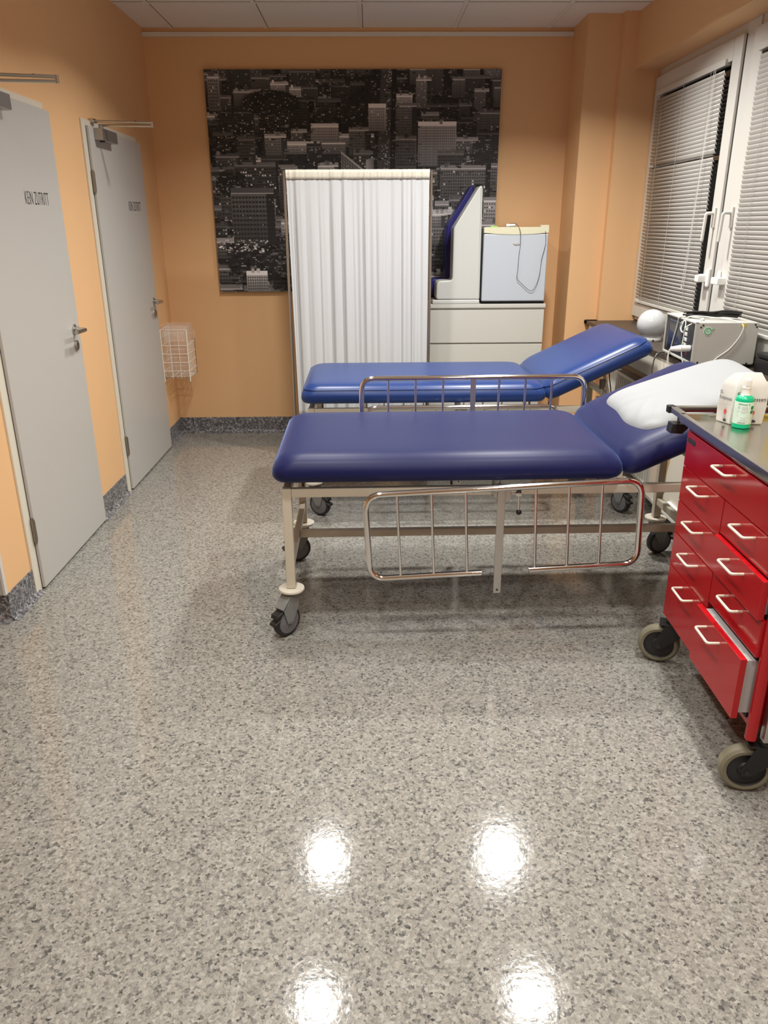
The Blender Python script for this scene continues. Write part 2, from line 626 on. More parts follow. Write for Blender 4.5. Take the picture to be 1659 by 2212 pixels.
# ------------------------------------------------------------------ doors
def door(n, y0, y1, fy0, fy1, box_y0, tip, label, txt_y0, txt_y1):
    """leaf y0..y1, frame fy0..fy1 on the left wall"""
    root = bpy.data.objects.new('door_%d' % n, None)
    COL.objects.link(root)
    root.location = (XL, y0, 0)
    struct(root, label, 'door')
    w_, f0, f1 = y1 - y0, fy0 - y0, fy1 - y0
    fr = MB()
    fr.box(0.0, 0.009, f0, 0.02, 0, 2.048, 0.002)
    fr.box(0.0, 0.009, 0.0201, w_ - 0.0301, 2.0, 2.048, 0.002)
    fr.box(0.0, 0.009, w_ - 0.03, f1, 0, 2.048, 0.002)
    fr.build('door_frame', M['doorframe'], root)
    MB().box(0.001, 0.0105, 0.001, w_ - 0.002, 0.004, 2.018).build('rebate_shadow', M['blackvoid'], root)
    MB().box(0.004, 0.024, 0.004, w_, 0.009, 2.018, 0.0025).build('door_leaf', M['door'], root)
    for hz in (1.745, 0.283):
        hb = MB()
        hb.cyl((0.019, -0.001, hz - 0.052), (0.019, -0.001, hz + 0.052), 0.0085, 14)
        hb.cyl((0.019, -0.001, hz - 0.058), (0.019, -0.001, hz + 0.058), 0.006, 12)
        hb.box(0.008, 0.0255, 0.0, 0.010, hz - 0.045, hz + 0.045, 0.001)
        hb.build('hinge', M['hinge'], root)
    # lever handle on a round rosette, keyhole rosette below
    hy, hz = w_ - 0.075, 1.045
    hd = MB()
    hd.lathe([(0.0255, 0.024), (0.0255, 0.030), (0.023, 0.032)], 28, 'X', (0, hy, hz))
    hd.cyl((0.03, hy, hz), (0.047, hy, hz), 0.0135, 18)
    pth = fillet([(0.036, hy, hz), (0.086, hy, hz), (0.082, hy - 0.128, hz)], 0.030, 8)
    hd.tube(pth, 0.0098, 14)
    hd.build('door_handle', M['steel'], root)
    kz = 0.968
    ke = MB()
    ke.lathe([(0.0255, 0.024), (0.0255, 0.031), (0.023, 0.033)], 28, 'X', (0, hy, kz))
    ke.build('key_rosette', M['steel'], root)
    MB().lathe([(0.010, 0.0325), (0.010, 0.0345)], 20, 'X', (0, hy, kz + 0.006)).box(0.0325, 0.0342, hy - 0.005, hy + 0.005, kz - 0.017, kz + 0.004).build('lock_cylinder', M['darkmetal'], root)
    # door closer with folded arms
    b0 = box_y0 - y0
    cb = MB()
    cb.box(0.024, 0.072, b0, b0 + 0.255, 1.955, 2.014, 0.004)
    cb.cyl((0.052, b0 + 0.045, 2.012), (0.052, b0 + 0.045, 2.036), 0.012, 18)
    cl_ = cb.build('door_closer', M['closer'], root)
    MB().cyl((0.05, b0 + 0.05, 1.948), (0.05, b0 + 0.05, 1.958), 0.014, 18).build('spindle_cap', M['black'], cl_)
    tx, ty, tz = tip[0] - XL, tip[1] - y0, tip[2]
    ar = MB()
    for (za, ya, xa, zb) in ((2.030, b0 + 0.045, 0.052, tz - 0.004), (2.050, b0 + 0.03, 0.012, tz + 0.012)):
        ar.tube([(xa, ya, za), (tx, ty, zb)], 0.006, 8)
    ar.box(0.0, 0.03, b0 + 0.005, b0 + 0.06, 2.04, 2.06, 0.002)
    ar.cyl((tx - 0.004, ty, tz - 0.011), (tx - 0.004, ty, tz + 0.018), 0.007, 12)
    ar.build('closer_arm', M['steel'], root)
    MB().cyl((tx - 0.09, ty, tz + 0.014), (tx - 0.09, ty, tz + 0.022), 0.006, 10).build('arm_screw', M['black'], root)
    # lettering
    t0 = txt_y0 - y0
    t = text_mesh('KEIN ZUTRITT', 0.1, 'lettering', M['ink'], root, Matrix.Identity(4), 1.0, 0.0003, offset=-0.001)
    xs = [v.co.x for v in t.data.vertices]
    ys = [v.co.y for v in t.data.vertices]
    sx, sy = (txt_y1 - txt_y0) / (max(xs) - min(xs)), 0.052 / (max(ys) - min(ys))
    for v in t.data.vertices:
        u, v2, w2 = (v.co.x - min(xs)) * sx, (v.co.y - min(ys)) * sy, v.co.z
        v.co = Vector((0.0245 + w2, t0 + u, 1.612 + v2))
    return root


door(1, 3.108, 3.955, 3.055, 3.93, 3.185, (-1.165, 3.288, 2.037), 'nearer white door lettered KEIN ZUTRITT, at the left picture edge', 3.545, 3.80)
door(2, 4.478, 5.450, 4.425, 5.42, 4.557, (-1.155, 4.592, 2.028), 'farther white door lettered KEIN ZUTRITT, beside the wire basket', 5.05, 5.305)

# ------------------------------------------------------------------ window
win = bpy.data.objects.new('window_1', None)
COL.objects.link(win)
win.location = (XW, YREV, 0.90)
struct(win, 'white plastic double casement window with closed blinds', 'window')
HW = 2.432 - 0.90          # frame height
# local: y negative towards the camera, x positive outwards
Y_END = -2.72
fr = MB()
fr.box(0.0125, 0.075, Y_END + 0.0601, -0.0601, 0, 0.075)
fr.box(0.0125, 0.075, Y_END + 0.0601, -0.0601, HW - 0.055, HW)
fr.box(0.012, 0.075, -0.06, 0.0, 0, HW, 0.003)
fr.box(0.012, 0.075, Y_END, Y_END + 0.06, 0, HW, 0.003)
fr.box(0.005, 0.075, -1.345, -1.205, 0, HW, 0.003)
fr.build('window_frame', M['pvc'], win)


def sash(ya, yb_):
    z0, z1, wd_ = 0.028, HW - 0.048, 0.10
    s_ = MB()
    s_.box(-0.012, 0.05, ya + wd_ + 0.0002, yb_ - wd_ - 0.0002, z0, z0 + 0.085, 0.002)
    s_.box(-0.012, 0.05, ya + wd_ + 0.0002, yb_ - wd_ - 0.0002, z1 - wd_, z1, 0.002)
    s_.box(-0.012, 0.05, ya, ya + wd_, z0, z1, 0.004)
    s_.box(-0.012, 0.05, yb_ - wd_, yb_, z0, z1, 0.004)
    so = s_.build('sash', M['pvc'], win)
    MB().box(0.026, 0.032, ya + wd_ - 0.005, yb_ - wd_ + 0.005, z0 + 0.08, z1 - wd_ + 0.005).build('pane', M['glass'], so)
    return so


sa1 = sash(-1.212, -0.008)
sa2 = sash(-2.68, -1.330)
MB().box(0.002, 0.014, -1.2165, -1.210, 0.03, HW - 0.05).build('sash_seal', M['blackvoid'], win)
for yc, nm in ((-1.167, 'near'), (-1.375, 'far')):
    h = MB()
    h.box(-0.024, -0.012, yc - 0.013, yc + 0.013, 0.60, 0.70, 0.004)
    h.tube(fillet([(-0.02, yc, 0.672), (-0.062, yc, 0.672), (-0.066, yc + 0.004, 0.535)], 0.012, 5), 0.0085, 10)
    h.build('window_handle', M['pvc'], win)
lk = MB()
lk.lathe([(0.018, -0.045), (0.022, -0.04), (0.022, 0.0)], 20, 'X', (-0.012, -1.165, 0.345))
lk.box(-0.07, -0.012, -1.19, -1.14, 0.325, 0.362, 0.006)
lk.box(-0.028, -0.012, -1.215, -1.175, 0.30, 0.40, 0.012)
lk.build('window_lock', M['plug'], win)
lk = MB()
lk.box(-0.055, -0.010, -1.40, -1.315, 0.325, 0.36, 0.006)
lk.box(-0.028, -0.010, -1.345, -1.315, 0.33, 0.395, 0.012)
lk.build('window_lock', M['plug'], win)
struct(MB().box(1.515, XW + 0.02, YCAM + 0.5, 5.505, ZSILL - 0.024, ZSILL, 0.003).box(1.515, 1.6, 5.44, 5.512, ZSILL - 0.024, ZSILL, 0.003).build('trim_3', M['sill']),
       'dark brown stone window sill', 'window sill')
# black slab as backdrop for the dark night outside
nb = MB().box(2.6, 2.7, -3, 9, -1, 5).build('night_backdrop', M['blackvoid'], smooth=0)
struct(nb, 'dark night outside the window', 'outside')


# ------------------------------------------------------------------ blinds
def blind(y_far, y_near, z0, z1, label, gap_z=None, lean=0.0, ang0=62, flip=1):
    root = thing('venetian_blind', label, 'blind', (XW - 0.012, y_far, z0), 0, 'venetian blinds in the window')
    ln, ht = y_far - y_near, z1 - z0
    MB().box(-0.014, 0.016, -ln, 0.0, ht - 0.002, ht + 0.030, 0.003).build('headrail', M['pvc'], root)
    sl = MB()
    pitch = 0.0212
    n = int((ht - 0.03) / pitch)
    for i in range(n):
        z = 0.03 + i * pitch
        ang = R(ang0)
        if gap_z is not None and abs(z0 + z - gap_z) < pitch * 0.55:
            ang = R(12)
        jit = 0.003 * math.sin(i * 12.9898)
        off = lean * (1 - z / ht)
        pts = []
        for k in range(5):
            u = (k / 4 - 0.5) * 0.027
            c = 0.0022 * (1 - (2 * k / 4 - 1) ** 2)
            dx = -u * math.cos(ang) - c * math.sin(ang)
            dz = -u * math.sin(ang) * 1.0 + c * math.cos(ang)
            # upper edge leans to the glass, lower edge to the room
            pts.append((-dx * flip, -dz))
        vs0, vs1 = [], []
        for (dx, dz) in pts:
            vs0.append(sl.bm.verts.new((dx, -0.012 + jit - off, z + dz)))
            vs1.append(sl.bm.verts.new((dx, -ln + 0.012 + jit - off, z + dz)))
        for k in range(4):
            sl.bm.faces.new((vs0[k], vs0[k + 1], vs1[k + 1], vs1[k]))
    so = sl.build('slats', M['slat'], root, smooth=60)
    sm = so.modifiers.new('thickness', 'SOLIDIFY')
    sm.thickness = 0.0006
    MB().box(-0.013, 0.013, -ln + 0.006 - lean, -0.004 - lean, 0.0, 0.016, 0.003).build('bottom_rail', M['pvc'], root)
    for f in (0.14, 0.47, 0.84):
        c = MB()
        for dx in (-0.014, 0.013):
            zz = [ht - ht * q / 40 for q in range(41)]
            c.tube([(dx + 0.0012 * ((q % 2) * 2 - 1), -ln * f - lean * q / 40, z) for q, z in enumerate(zz)], 0.0011, 5)
        c.build('ladder_cord', M['cord'], root)
    return root


b1 = blind(5.395, 4.385, 1.022, 2.272, 'venetian blind in the far window sash, with one open slat showing dark', 1.862, ang0=60, flip=-1)
pc = MB()
pc.tube(smooth_path([(-0.02, -0.90, 1.25), (-0.03, -0.905, 0.7), (-0.03, -0.86, 0.22), (-0.03, -0.845, 0.17), (-0.03, -0.87, 0.16), (-0.03, -0.89, 0.3), (-0.03, -0.915, 0.7), (-0.02, -0.92, 1.25)], 8), 0.0014, 5)
pc.build('pull_cord', M['cablewhite'], b1)
b2 = blind(4.035, 2.90, 1.022, 2.272, 'venetian blind in the near window sash, above the patient monitor', ang0=66, flip=-1)

# ------------------------------------------------------------------ below the sill
tr = MB().box(1.5215, 1.642, 1.5, 5.40, 0.742, ZSILL - 0.024, 0.003)
struct(tr.build('trim_4', M['beigelt']), 'beige cable trunking under the window sill', 'trunking')
struct(MB().box(1.575, 1.642, 1.5, 5.40, 0.695, 0.740, 0.002).build('trim_5', M['wood']), 'brown wooden strip below the beige trunking', 'wooden strip')
rad = thing('radiator', 'white ribbed panel radiator under the window sill', 'radiator', (1.575, 4.56, 0.10))
rb = MB()
y = 0.0
prof = []
nrib = 24
plen = 0.92
for i in range(nrib * 4 + 1):
    yy = plen / 2 - plen * i / (nrib * 4)
    ph = i % 4
    prof.append((0.0 if ph in (0, 1) else 0.012, yy))
poly = [(x_, y_) for x_, y_ in prof] + [(0.05, -plen / 2), (0.05, plen / 2)]
rb.prism([(p[0], p[1]) for p in poly], 'Z', 0.02, 0.53)
rb.build('panel', M['rad'], rad, smooth=20)
MB().box(-0.004, 0.06, -plen / 2 - 0.005, plen / 2 + 0.005, 0.53, 0.55, 0.003).build('top_grille', M['rad'], rad)
MB().box(-0.006, 0.055, -plen / 2, plen / 2, 0.0, 0.02, 0.003).build('bottom_rail', M['rad'], rad)
# rounded beige casing beside the radiator
cs = thing('convector_casing', 'rounded beige casing below the sill beside the ribbed radiator', 'casing', (1.53, 3.40, 0.10))
poly = [(0.33, 0.0)] + [(0.33 - 0.0, 0.10)]
poly = [(0.36, 0.0), (0.36, 0.20), (0.32, 0.36), (0.22, 0.50), (0.16, 0.56), (-0.5, 0.56), (-0.5, 0.0)]
poly = [(p.x, p.y) for p in fillet([Vector((a, b_, 0)) for a, b_ in poly], [0, 0.08, 0.08, 0.06, 0.05, 0.02, 0][:7] if False else 0.07, 6, closed=True)]
MB().prism(poly, 'X', 0.0, 0.105, 0.012, 3).build('shell', M['beigelt'], cs)
MB().box(-0.014, 0.004, 0.12, 0.27, 0.055, 0.085, 0.003).build('grip_strip', M['plug'], cs)
MB().box(-0.004, 0.1, -0.5, 0.69, -0.008, 0.012, 0.003).build('base_rail', M['pvc'], cs)


# ------------------------------------------------------------------ picture with a night city
def city_picture():
    rng = np.random.RandomState(11)
    Wp, Hp = 600, 430
    im = np.full((Hp, Wp), 0.10)
    im += rng.rand(Hp, Wp) * 0.03

    def rect(x0, x1, y0, y1, v):
        x0, x1, y0, y1 = int(max(0, x0)), int(min(Wp, x1)), int(max(0, y0)), int(min(Hp, y1))
        if x1 > x0 and y1 > y0:
            im[y0:y1, x0:x1] = v

    def building(x, yb_, w_, h_, tone, sc_, roof=None):
        """front face with its foot at yb_, drawn with rows of windows"""
        rt = tone * 1.25 if roof is None else roof
        rd = max(2, int(6 * sc_))
        rect(x, x + w_, yb_ - h_ - rd, yb_ - h_, rt * (0.7 + 0.6 * rng.rand()))
        rect(x, x + w_, yb_ - h_ - 1, yb_ - h_ + max(1, int(sc_)), min(0.75, tone * 1.9))
        for xx in range(int(x), int(x + w_)):
            if 0 <= xx < Wp:
                y0, y1 = int(max(0, yb_ - h_ + 1)), int(min(Hp, yb_))
                if y1 > y0:
                    im[y0:y1, xx] = tone * (0.92 + 0.12 * rng.rand()) * np.linspace(1.12, 0.72, y1 - y0)
        side = int(w_ * (0.15 + 0.15 * rng.rand()))
        if rng.rand() < 0.6:
            rect(x + w_ - side, x + w_, yb_ - h_ + 1, yb_, tone * 0.5)
        px, py = max(3, int(round(3.6 * sc_))), max(3, int(round(4.6 * sc_)))
        lit_p = rng.choice([0.0, 0.02, 0.06, 0.16])
        for yy in range(int(yb_ - h_ + py * 0.7), int(yb_ - py * 0.4), py):
            for xx in range(int(x + 2), int(x + w_ - 2), px):
                v = max(0.07, tone * 0.45) if rng.rand() > lit_p else 0.5 + 0.35 * rng.rand()
                rect(xx, xx + max(1, px - 2), yy, yy + max(1, int(py * 0.5)), v)
        for _ in range(rng.randint(0, 4)):      # tanks and roof huts
            rx = x + rng.rand() * max(1, w_ - 6 * sc_)
            rect(rx, rx + 5 * sc_, yb_ - h_ - rd - 3 * sc_, yb_ - h_ - rd * 0.4, tone * (0.6 + rng.rand()))

    rows = 21
    for r_ in range(rows):
        t = r_ / (rows - 1)
        yb_ = 10 + (Hp + 45) * t ** 1.08
        sc_ = 0.75 + 1.05 * t
        x = -20 - rng.rand() * 30
        while x < Wp + 10:
            w_ = (26 + 46 * rng.rand()) * sc_
            h_ = (16 + 52 * rng.rand() ** 1.6) * sc_
            tone = rng.choice([0.16, 0.21, 0.26, 0.31, 0.38, 0.47], p=[.24, .24, .2, .14, .11, .07])
            ax = 372 - 0.035 * yb_
            wid = 16 + 0.02 * yb_
            if x + w_ > ax - wid and x < ax + wid and t < 0.62:
                x = ax + wid + 1
                continue
            if rng.rand() < 0.86:
                building(x, yb_ + rng.randint(-7, 8), w_, h_, tone, sc_)
            x += w_ + rng.rand() * 9 * sc_
        # the avenue cut between the blocks
        if t < 0.62:
            y0, y1 = int(max(0, yb_ - 18)), int(min(Hp, yb_ + 6))
            for yy in range(y0, y1):
                ax = 372 - 0.035 * yy
                wd_ = 15 + 0.02 * yy
                im[yy, int(ax - wd_):int(ax + wd_)] = 0.19 + 0.05 * rng.rand(int(ax + wd_) - int(ax - wd_))
                im[yy, int(ax + wd_ * 0.45):int(ax + wd_)] = 0.11
                if rng.rand() < 0.35:
                    q = int(ax + wd_ * (rng.rand() - 0.6))
                    im[yy, q:q + 2] = 0.75
    # dark tree clumps with dots of light
    for (cx, cy, rx, ry) in ((130, 60, 55, 22), (95, 372, 70, 34), (150, 355, 50, 40), (40, 210, 30, 25)):
        yy, xx = np.mgrid[0:Hp, 0:Wp]
        d = ((xx - cx) / rx) ** 2 + ((yy - cy) / ry) ** 2
        mk = (d < 1 + 0.3 * rng.rand(Hp, Wp))
        im[mk] = 0.085 + 0.06 * rng.rand(mk.sum())
        for _ in range(20):
            q, w2 = int(cx + (rng.rand() - .5) * 2 * rx), int(cy + (rng.rand() - .5) * 2 * ry)
            if 0 <= q < Wp - 2 and 0 <= w2 < Hp - 2:
                im[w2:w2 + 1, q:q + 2] = 0.7
    for _ in range(5200):
        q, w2 = rng.randint(0, Wp - 3), rng.randint(0, Hp - 3)
        k_ = 1 + w2 / Hp
        if im[w2, q] < 0.2:
            t_ = rng.choice([0.06, 0.12, 0.2, 0.3, 0.42], p=[.2, .25, .3, .18, .07])
            rect(q, q + rng.randint(2, 8) * k_, w2, w2 + rng.randint(1, 4) * k_, t_)
    # a pale narrow-fronted block in the middle, one broad grid block at left, a light block right
    for i in range(58):
        x = 272 + i
        top = 150 + i * 0.75
        im[int(top):int(top) + 5, x] = 0.5
        for yy in range(int(top) + 5, 235):
            im[yy, x] = 0.30 + (0.10 if (i % 5) < 2 else 0) - (0.12 if (yy - int(top)) % 6 < 2 else 0)
    for i in range(16):
        im[166 - i // 3:240, 324 + i] = 0.50 - 0.012 * i
    building(38, 330, 90, 100, 0.27, 1.9)
    building(454, 330, 56, 58, 0.42, 1.6)
    building(458, 300, 34, 26, 0.45, 1.2)
    building(6, 75, 24, 60, 0.40, 1.2)
    building(330, 112, 36, 44, 0.48, 1.1)
    building(60, 430, 46, 36, 0.5, 1.4)
    # bright street corner low at left
    for _ in range(70):
        q, w2 = rng.randint(2, 110), rng.randint(322, 348)
        im[w2:w2 + 2, q:q + rng.randint(2, 7)] = 0.4 + 0.45 * rng.rand()
    for _ in range(260):
        q, w2 = rng.randint(0, Wp - 2), rng.randint(0, Hp - 2)
        im[w2:w2 + 1, q:q + 2] = 0.45 + 0.45 * rng.rand()
    im = np.clip(im, 0.02, 0.9)
    im = np.clip(im * 1.25, 0.02, 0.9)
    lin = np.where(im <= 0.04045, im / 12.92, ((im + 0.055) / 1.055) ** 2.4)
    return lin


picw, pich = 2.003, 1.436
pic = thing('city_picture', 'large black-and-white night city canvas hanging on the back wall', 'picture', (-1.097, YB - 0.001, 1.067))
MB().box(0, picw, -0.030, 0.0, 0, pich, 0.002).build('canvas', M['black'], pic)
lin = city_picture()
Hp, Wp = lin.shape
xs, zs = np.linspace(0.0015, picw - 0.0015, Wp), np.linspace(pich - 0.0015, 0.0015, Hp)
X2, Z2 = np.meshgrid(xs, zs)
co = np.empty((Hp * Wp, 3), np.float32)
co[:, 0], co[:, 1], co[:, 2] = X2.ravel(), -0.0312, Z2.ravel()
idx = np.arange(Hp * Wp).reshape(Hp, Wp)
q = np.stack([idx[:-1, :-1], idx[1:, :-1], idx[1:, 1:], idx[:-1, 1:]], -1).reshape(-1, 4)
me = bpy.data.meshes.new('print')
me.vertices.add(Hp * Wp)
me.vertices.foreach_set('co', co.ravel())
nf = len(q)
me.loops.add(nf * 4)
me.loops.foreach_set('vertex_index', q.ravel().astype(np.int32))
me.polygons.add(nf)
me.polygons.foreach_set('loop_start', np.arange(0, nf * 4, 4, dtype=np.int32))
me.update(calc_edges=True)
ca = me.color_attributes.new('print_tone', 'FLOAT_COLOR', 'POINT')
cc = np.ones((Hp * Wp, 4), np.float32)
cc[:, 0], cc[:, 1], cc[:, 2] = lin.ravel() * 1.02, lin.ravel() * 0.96, lin.ravel() * 0.96
ca.data.foreach_set('color', cc.ravel())
pm = mat('city_print', (.1, .1, .1), 0.45, 0, 0.3)
at = pm.node_tree.nodes.new('ShaderNodeVertexColor')
at.layer_name = 'print_tone'
pm.node_tree.links.new(at.outputs[0], pm.node_tree.nodes['Principled BSDF'].inputs['Base Color'])
me.materials.append(pm)
po = bpy.data.objects.new('print', me)
COL.objects.link(po)
po.parent = pic


# ------------------------------------------------------------------ gurneys
def mattress_mesh(x0, x1, y0, y1, zb, zt):
    """upholstered slab with rounded rim"""
    mb = MB()
    h = zt - zb
    sec = [(0.030, 0.0), (0.012, 0.004), (0.004, 0.015), (0.0, 0.03), (0.003, 0.05), (0.012, 0.068), (0.026, 0.083), (0.046, 0.0925), (0.075, 0.0975), (0.12, 0.0995), (0.2, 0.1)]
    rings = []
    for d, z in sec:
        r_ = max(0.012, 0.055 - d * 0.2 + (0.02 if z > 0.05 else 0))
        rings.append([Vector((px, py, zb + z * h / 0.1)) for px, py in rrect(x0 + d, x1 - d, y0 + d, y1 - d, r_, 7)])
    mb.ring_loft(rings)
    pip = [Vector((px, py, zb + 0.071 * h / 0.1)) for px, py in rrect(x0 + 0.0125, x1 - 0.0125, y0 + 0.0125, y1 - 0.0125, 0.07, 7)]
    return mb, pip


def caster(root, x, y, heading, wheel_r=0.0625, disc=True):
    """swivel caster whose wheel trails along heading"""
    fk = MB()
    r_ = wheel_r
    tr_ = 0.036
    for s_ in (-1, 1):
        poly = [(-0.016, 0.158), (0.030, 0.160), (tr_ + 0.030, 0.118), (tr_ + 0.013, r_ - 0.004), (tr_ - 0.010, r_ - 0.008), (-0.010, 0.115)]
        fk.prism(poly, 'Y', s_ * 0.0205, s_ * 0.025, 0.001, 1)
    fk.prism([(-0.018, 0.150), (0.032, 0.162), (tr_ + 0.034, 0.122), (tr_ + 0.036, 0.128), (0.034, 0.170), (-0.020, 0.168)], 'Y', -0.025, 0.025, 0.001, 1)
    fk.cyl((0, 0, 0.145), (0, 0, 0.178), 0.019, 20)
    fo = fk.build('caster', M['castergrey'], root)
    fo.location = (x, y, 0)
    fo.rotation_euler = (0, 0, heading)
    ty = MB()
    ty.lathe([(r_ - 0.014, -0.016), (r_ - 0.004, -0.0155), (r_, -0.010), (r_ + 0.0005, 0), (r_, 0.010), (r_ - 0.004, 0.0155), (r_ - 0.014, 0.016)], 40, 'Y', (tr_, 0, r_ + 0.001), False)
    ty.build('tyre', M['tyre'], fo)
    hb = MB()
    hb.lathe([(0.006, -0.0195), (r_ - 0.026, -0.0185), (r_ - 0.019, -0.0165), (r_ - 0.016, -0.0168), (r_ - 0.0135, -0.0165), (r_ - 0.0135, 0.0165), (r_ - 0.016, 0.0168), (r_ - 0.019, 0.0165), (r_ - 0.026, 0.0185), (0.006, 0.0195)], 36, 'Y', (tr_, 0, r_ + 0.001))
    hb.cyl((tr_, -0.028, r_), (tr_, 0.028, r_), 0.007, 14)
    hb.build('wheel_hub', M['wheelgrey'], fo)
    pd = MB()
    pd.prism([(tr_ + 0.030, 0.118), (tr_ + 0.060, 0.108), (tr_ + 0.064, 0.094), (tr_ + 0.050, 0.094), (tr_ + 0.036, 0.100)], 'Y', -0.020, 0.020, 0.002, 1)
    pd.prism([(tr_ + 0.046, 0.086), (tr_ + 0.072, 0.076), (tr_ + 0.074, 0.066), (tr_ + 0.056, 0.070), (tr_ + 0.044, 0.076)], 'Y', -0.018, 0.018, 0.002, 1)
    pd.build('brake_pedal', M['black'], fo)
    if disc:
        d = MB()
        d.lathe([(0.012, 0.172), (0.026, 0.172), (0.030, 0.178), (0.046, 0.181), (0.0505, 0.187), (0.0495, 0.193), (0.034, 0.196), (0.026, 0.1945), (0.012, 0.1945)], 40, 'Z', (x, y, 0))
        d.build('bumper_disc', M['beigelt'], root)


def guard_rail(root, cx, y, ztop, hh, half, tilt=0.0, gap=(-0.085, 0.095)):
    """bent chrome tube with six spindles; local x along the gurney"""
    ca_, sa_ = math.cos(tilt), math.sin(tilt)

    def P(u, v):
        return (cx + u * ca_ - v * sa_, y, ztop + u * sa_ + v * ca_)
    path = [P(gap[0], -hh), P(-half, -hh), P(-half, 0), P(half, 0), P(half, -hh), P(gap[1], -hh)]
    rail = MB().tube(fillet(path, 0.062, 10), 0.0118, 16).build('guard_rail', M['chrome'], root)
    for u in (-0.392, -0.266, -0.140, 0.118, 0.240, 0.362):
        MB().cyl(P(u, -0.006), P(u, -hh + 0.006), 0.0052, 12).build('spindle', M['chrome'], rail)
    return P


def gurney(label, loc, rz, vinyl, heads, front_tilt, rear_up, head_deg, head_len, piping):
    root = thing('patient_trolley', label, 'hospital trolley', loc, rz, 'wheeled examination trolleys')
    LX, LY = 1.70, 0.705
    for x in (0.0, LX):
        for y in (0.0, LY):
            b_ = MB().box(x - 0.0175, x + 0.0175, y - 0.0175, y + 0.0175, 0.196, 0.604, 0.003)
            lo_ = b_.build('leg', M['beige'], root)
            if x > 0:
                for hz in (0.225, 0.545):
                    MB().cyl((x + 0.0175, y, hz), (x + 0.0185, y, hz), 0.007, 12).build('bolt_hole', M['black'], lo_)
    for y in (0.0, LY):
        MB().box(0.0175, LX - 0.0175, y - 0.0145, y + 0.0145, 0.570, 0.603, 0.003).build('side_bar', M['beige'], root)
    for x in (0.0, LX):
        MB().box(x - 0.0145, x + 0.0145, 0.0175, LY - 0.0175, 0.572, 0.603, 0.003).build('end_bar', M['beige'], root)
        MB().box(x - 0.0125, x + 0.0125, 0.0175, LY - 0.0175, 0.262, 0.296, 0.003).build('cross_bar', M['beige'], root)
    MB().box(0.0125, LX - 0.0125, LY / 2 - 0.0145, LY / 2 + 0.0145, 0.263, 0.295, 0.003).build('lower_bar', M['beige'], root)
    for x in (0.06, 0.62, 1.18):
        for y in (0.03, LY - 0.03):
            MB().cyl((x, y, 0.60), (x, y, 0.634), 0.0055, 12).build('mattress_post', M['darkmetal'], root)
    XH = 1.263
    mb, pip = mattress_mesh(-0.052, XH - 0.003, -0.048, LY + 0.035, 0.632, 0.736)
    mo = mb.build('mattress', vinyl, root, smooth=60)
    if piping:
        MB().tube(pip, 0.0022, 6, closed=True).build('piping', vinyl, mo)
    # adjustable head section hinged at the mattress end
    mb, pip = mattress_mesh(0.003, head_len, -0.048, LY + 0.035, 0.0, 0.104)
    xf = Matrix.Translation((XH, 0, 0.632)) @ Matrix.Rotation(-R(head_deg), 4, 'Y')
    ho = mb.build('head_section', vinyl, root, smooth=60, xf=xf)
    if piping:
        MB().tube(pip, 0.0022, 6, closed=True).build('piping', vinyl, ho, xf=xf)
    # strut and ratchet carrying the head section
    sx, sz = XH + 0.36 * math.cos(R(head_deg)), 0.628 + 0.36 * math.sin(R(head_deg))
    for y in (0.10, LY - 0.10):
        MB().tube([(sx, y, sz), (LX - 0.06, y, 0.60)], 0.009, 10).build('head_strut', M['beige'], root)
    MB().box(XH + 0.02, XH + 0.055, 0.08, LY - 0.08, 0.645, 0.662, 0.002, mtx=None).build('hinge_bar', M['beige'], root)
    kn = MB()
    kn.box(1.55, 1.60, 0.03, 0.075, 0.600, 0.640, 0.003)
    kn.cyl((1.575, 0.052, 0.63), (1.575, 0.052, 0.69), 0.006, 12)
    ko = kn.build('ratchet_bracket', M['galv'], root)
    MB().cyl((1.575, 0.052, 0.685), (1.575, 0.052, 0.735), 0.014, 16, 0.017).build('ratchet_knob', M['darkmetal'], ko)
    # guard rails: front one lowered, rear one raised on some trolleys
    xc = 0.800
    P = guard_rail(root, xc, -0.085, 0.622, 0.335, 0.508, front_tilt)
    br = MB()
    br.lathe([(0.006, -0.069), (0.031, -0.069), (0.033, -0.064), (0.033, -0.040), (0.028, -0.0145)], 28, 'Y', (xc, 0, 0.588))
    bo = br.build('rail_bracket', M['galv'], root)
    MB().box(xc - 0.031, xc + 0.0, -0.014, 0.0, 0.566, 0.635, 0.004).build('bracket_plate', M['darkmetal'], bo)
    fb = MB().box(xc - 0.0205, xc + 0.0085, -0.080, -0.072, 0.192, 0.618, 0.002).build('flat_bar', M['galv'], root)
    MB().cyl((xc - 0.006, -0.0802, 0.207), (xc - 0.006, -0.0812, 0.207), 0.004, 12).build('bar_hole', M['black'], fb)
    lv = MB()
    lv.cyl((xc + 0.03, -0.055, 0.589), (xc + 0.062, -0.055, 0.587), 0.0045, 10)
    lv.box(xc + 0.050, xc + 0.072, -0.064, -0.046, 0.580, 0.594, 0.002)
    lv.cyl((xc + 0.062, -0.055, 0.600), (xc + 0.065, -0.055, 0.520), 0.0042, 10)
    lo_ = lv.build('locking_lever', M['chrome'], root)
    MB().sphere((xc + 0.061, -0.055, 0.605), 0.0105).build('lever_knob', M['black'], lo_)
    MB().sphere((xc + 0.0655, -0.055, 0.515), 0.0105).build('lever_knob', M['black'], lo_)
    if rear_up:
        guard_rail(root, xc, LY + 0.062, 0.866, 0.335, 0.515, 0.0)
        MB().box(xc - 0.014, xc + 0.010, LY + 0.052, LY + 0.060, 0.50, 0.862, 0.002).build('flat_bar', M['galv'], root)
    else:
        guard_rail(root, xc, LY + 0.062, 0.622, 0.335, 0.508, 0.0)
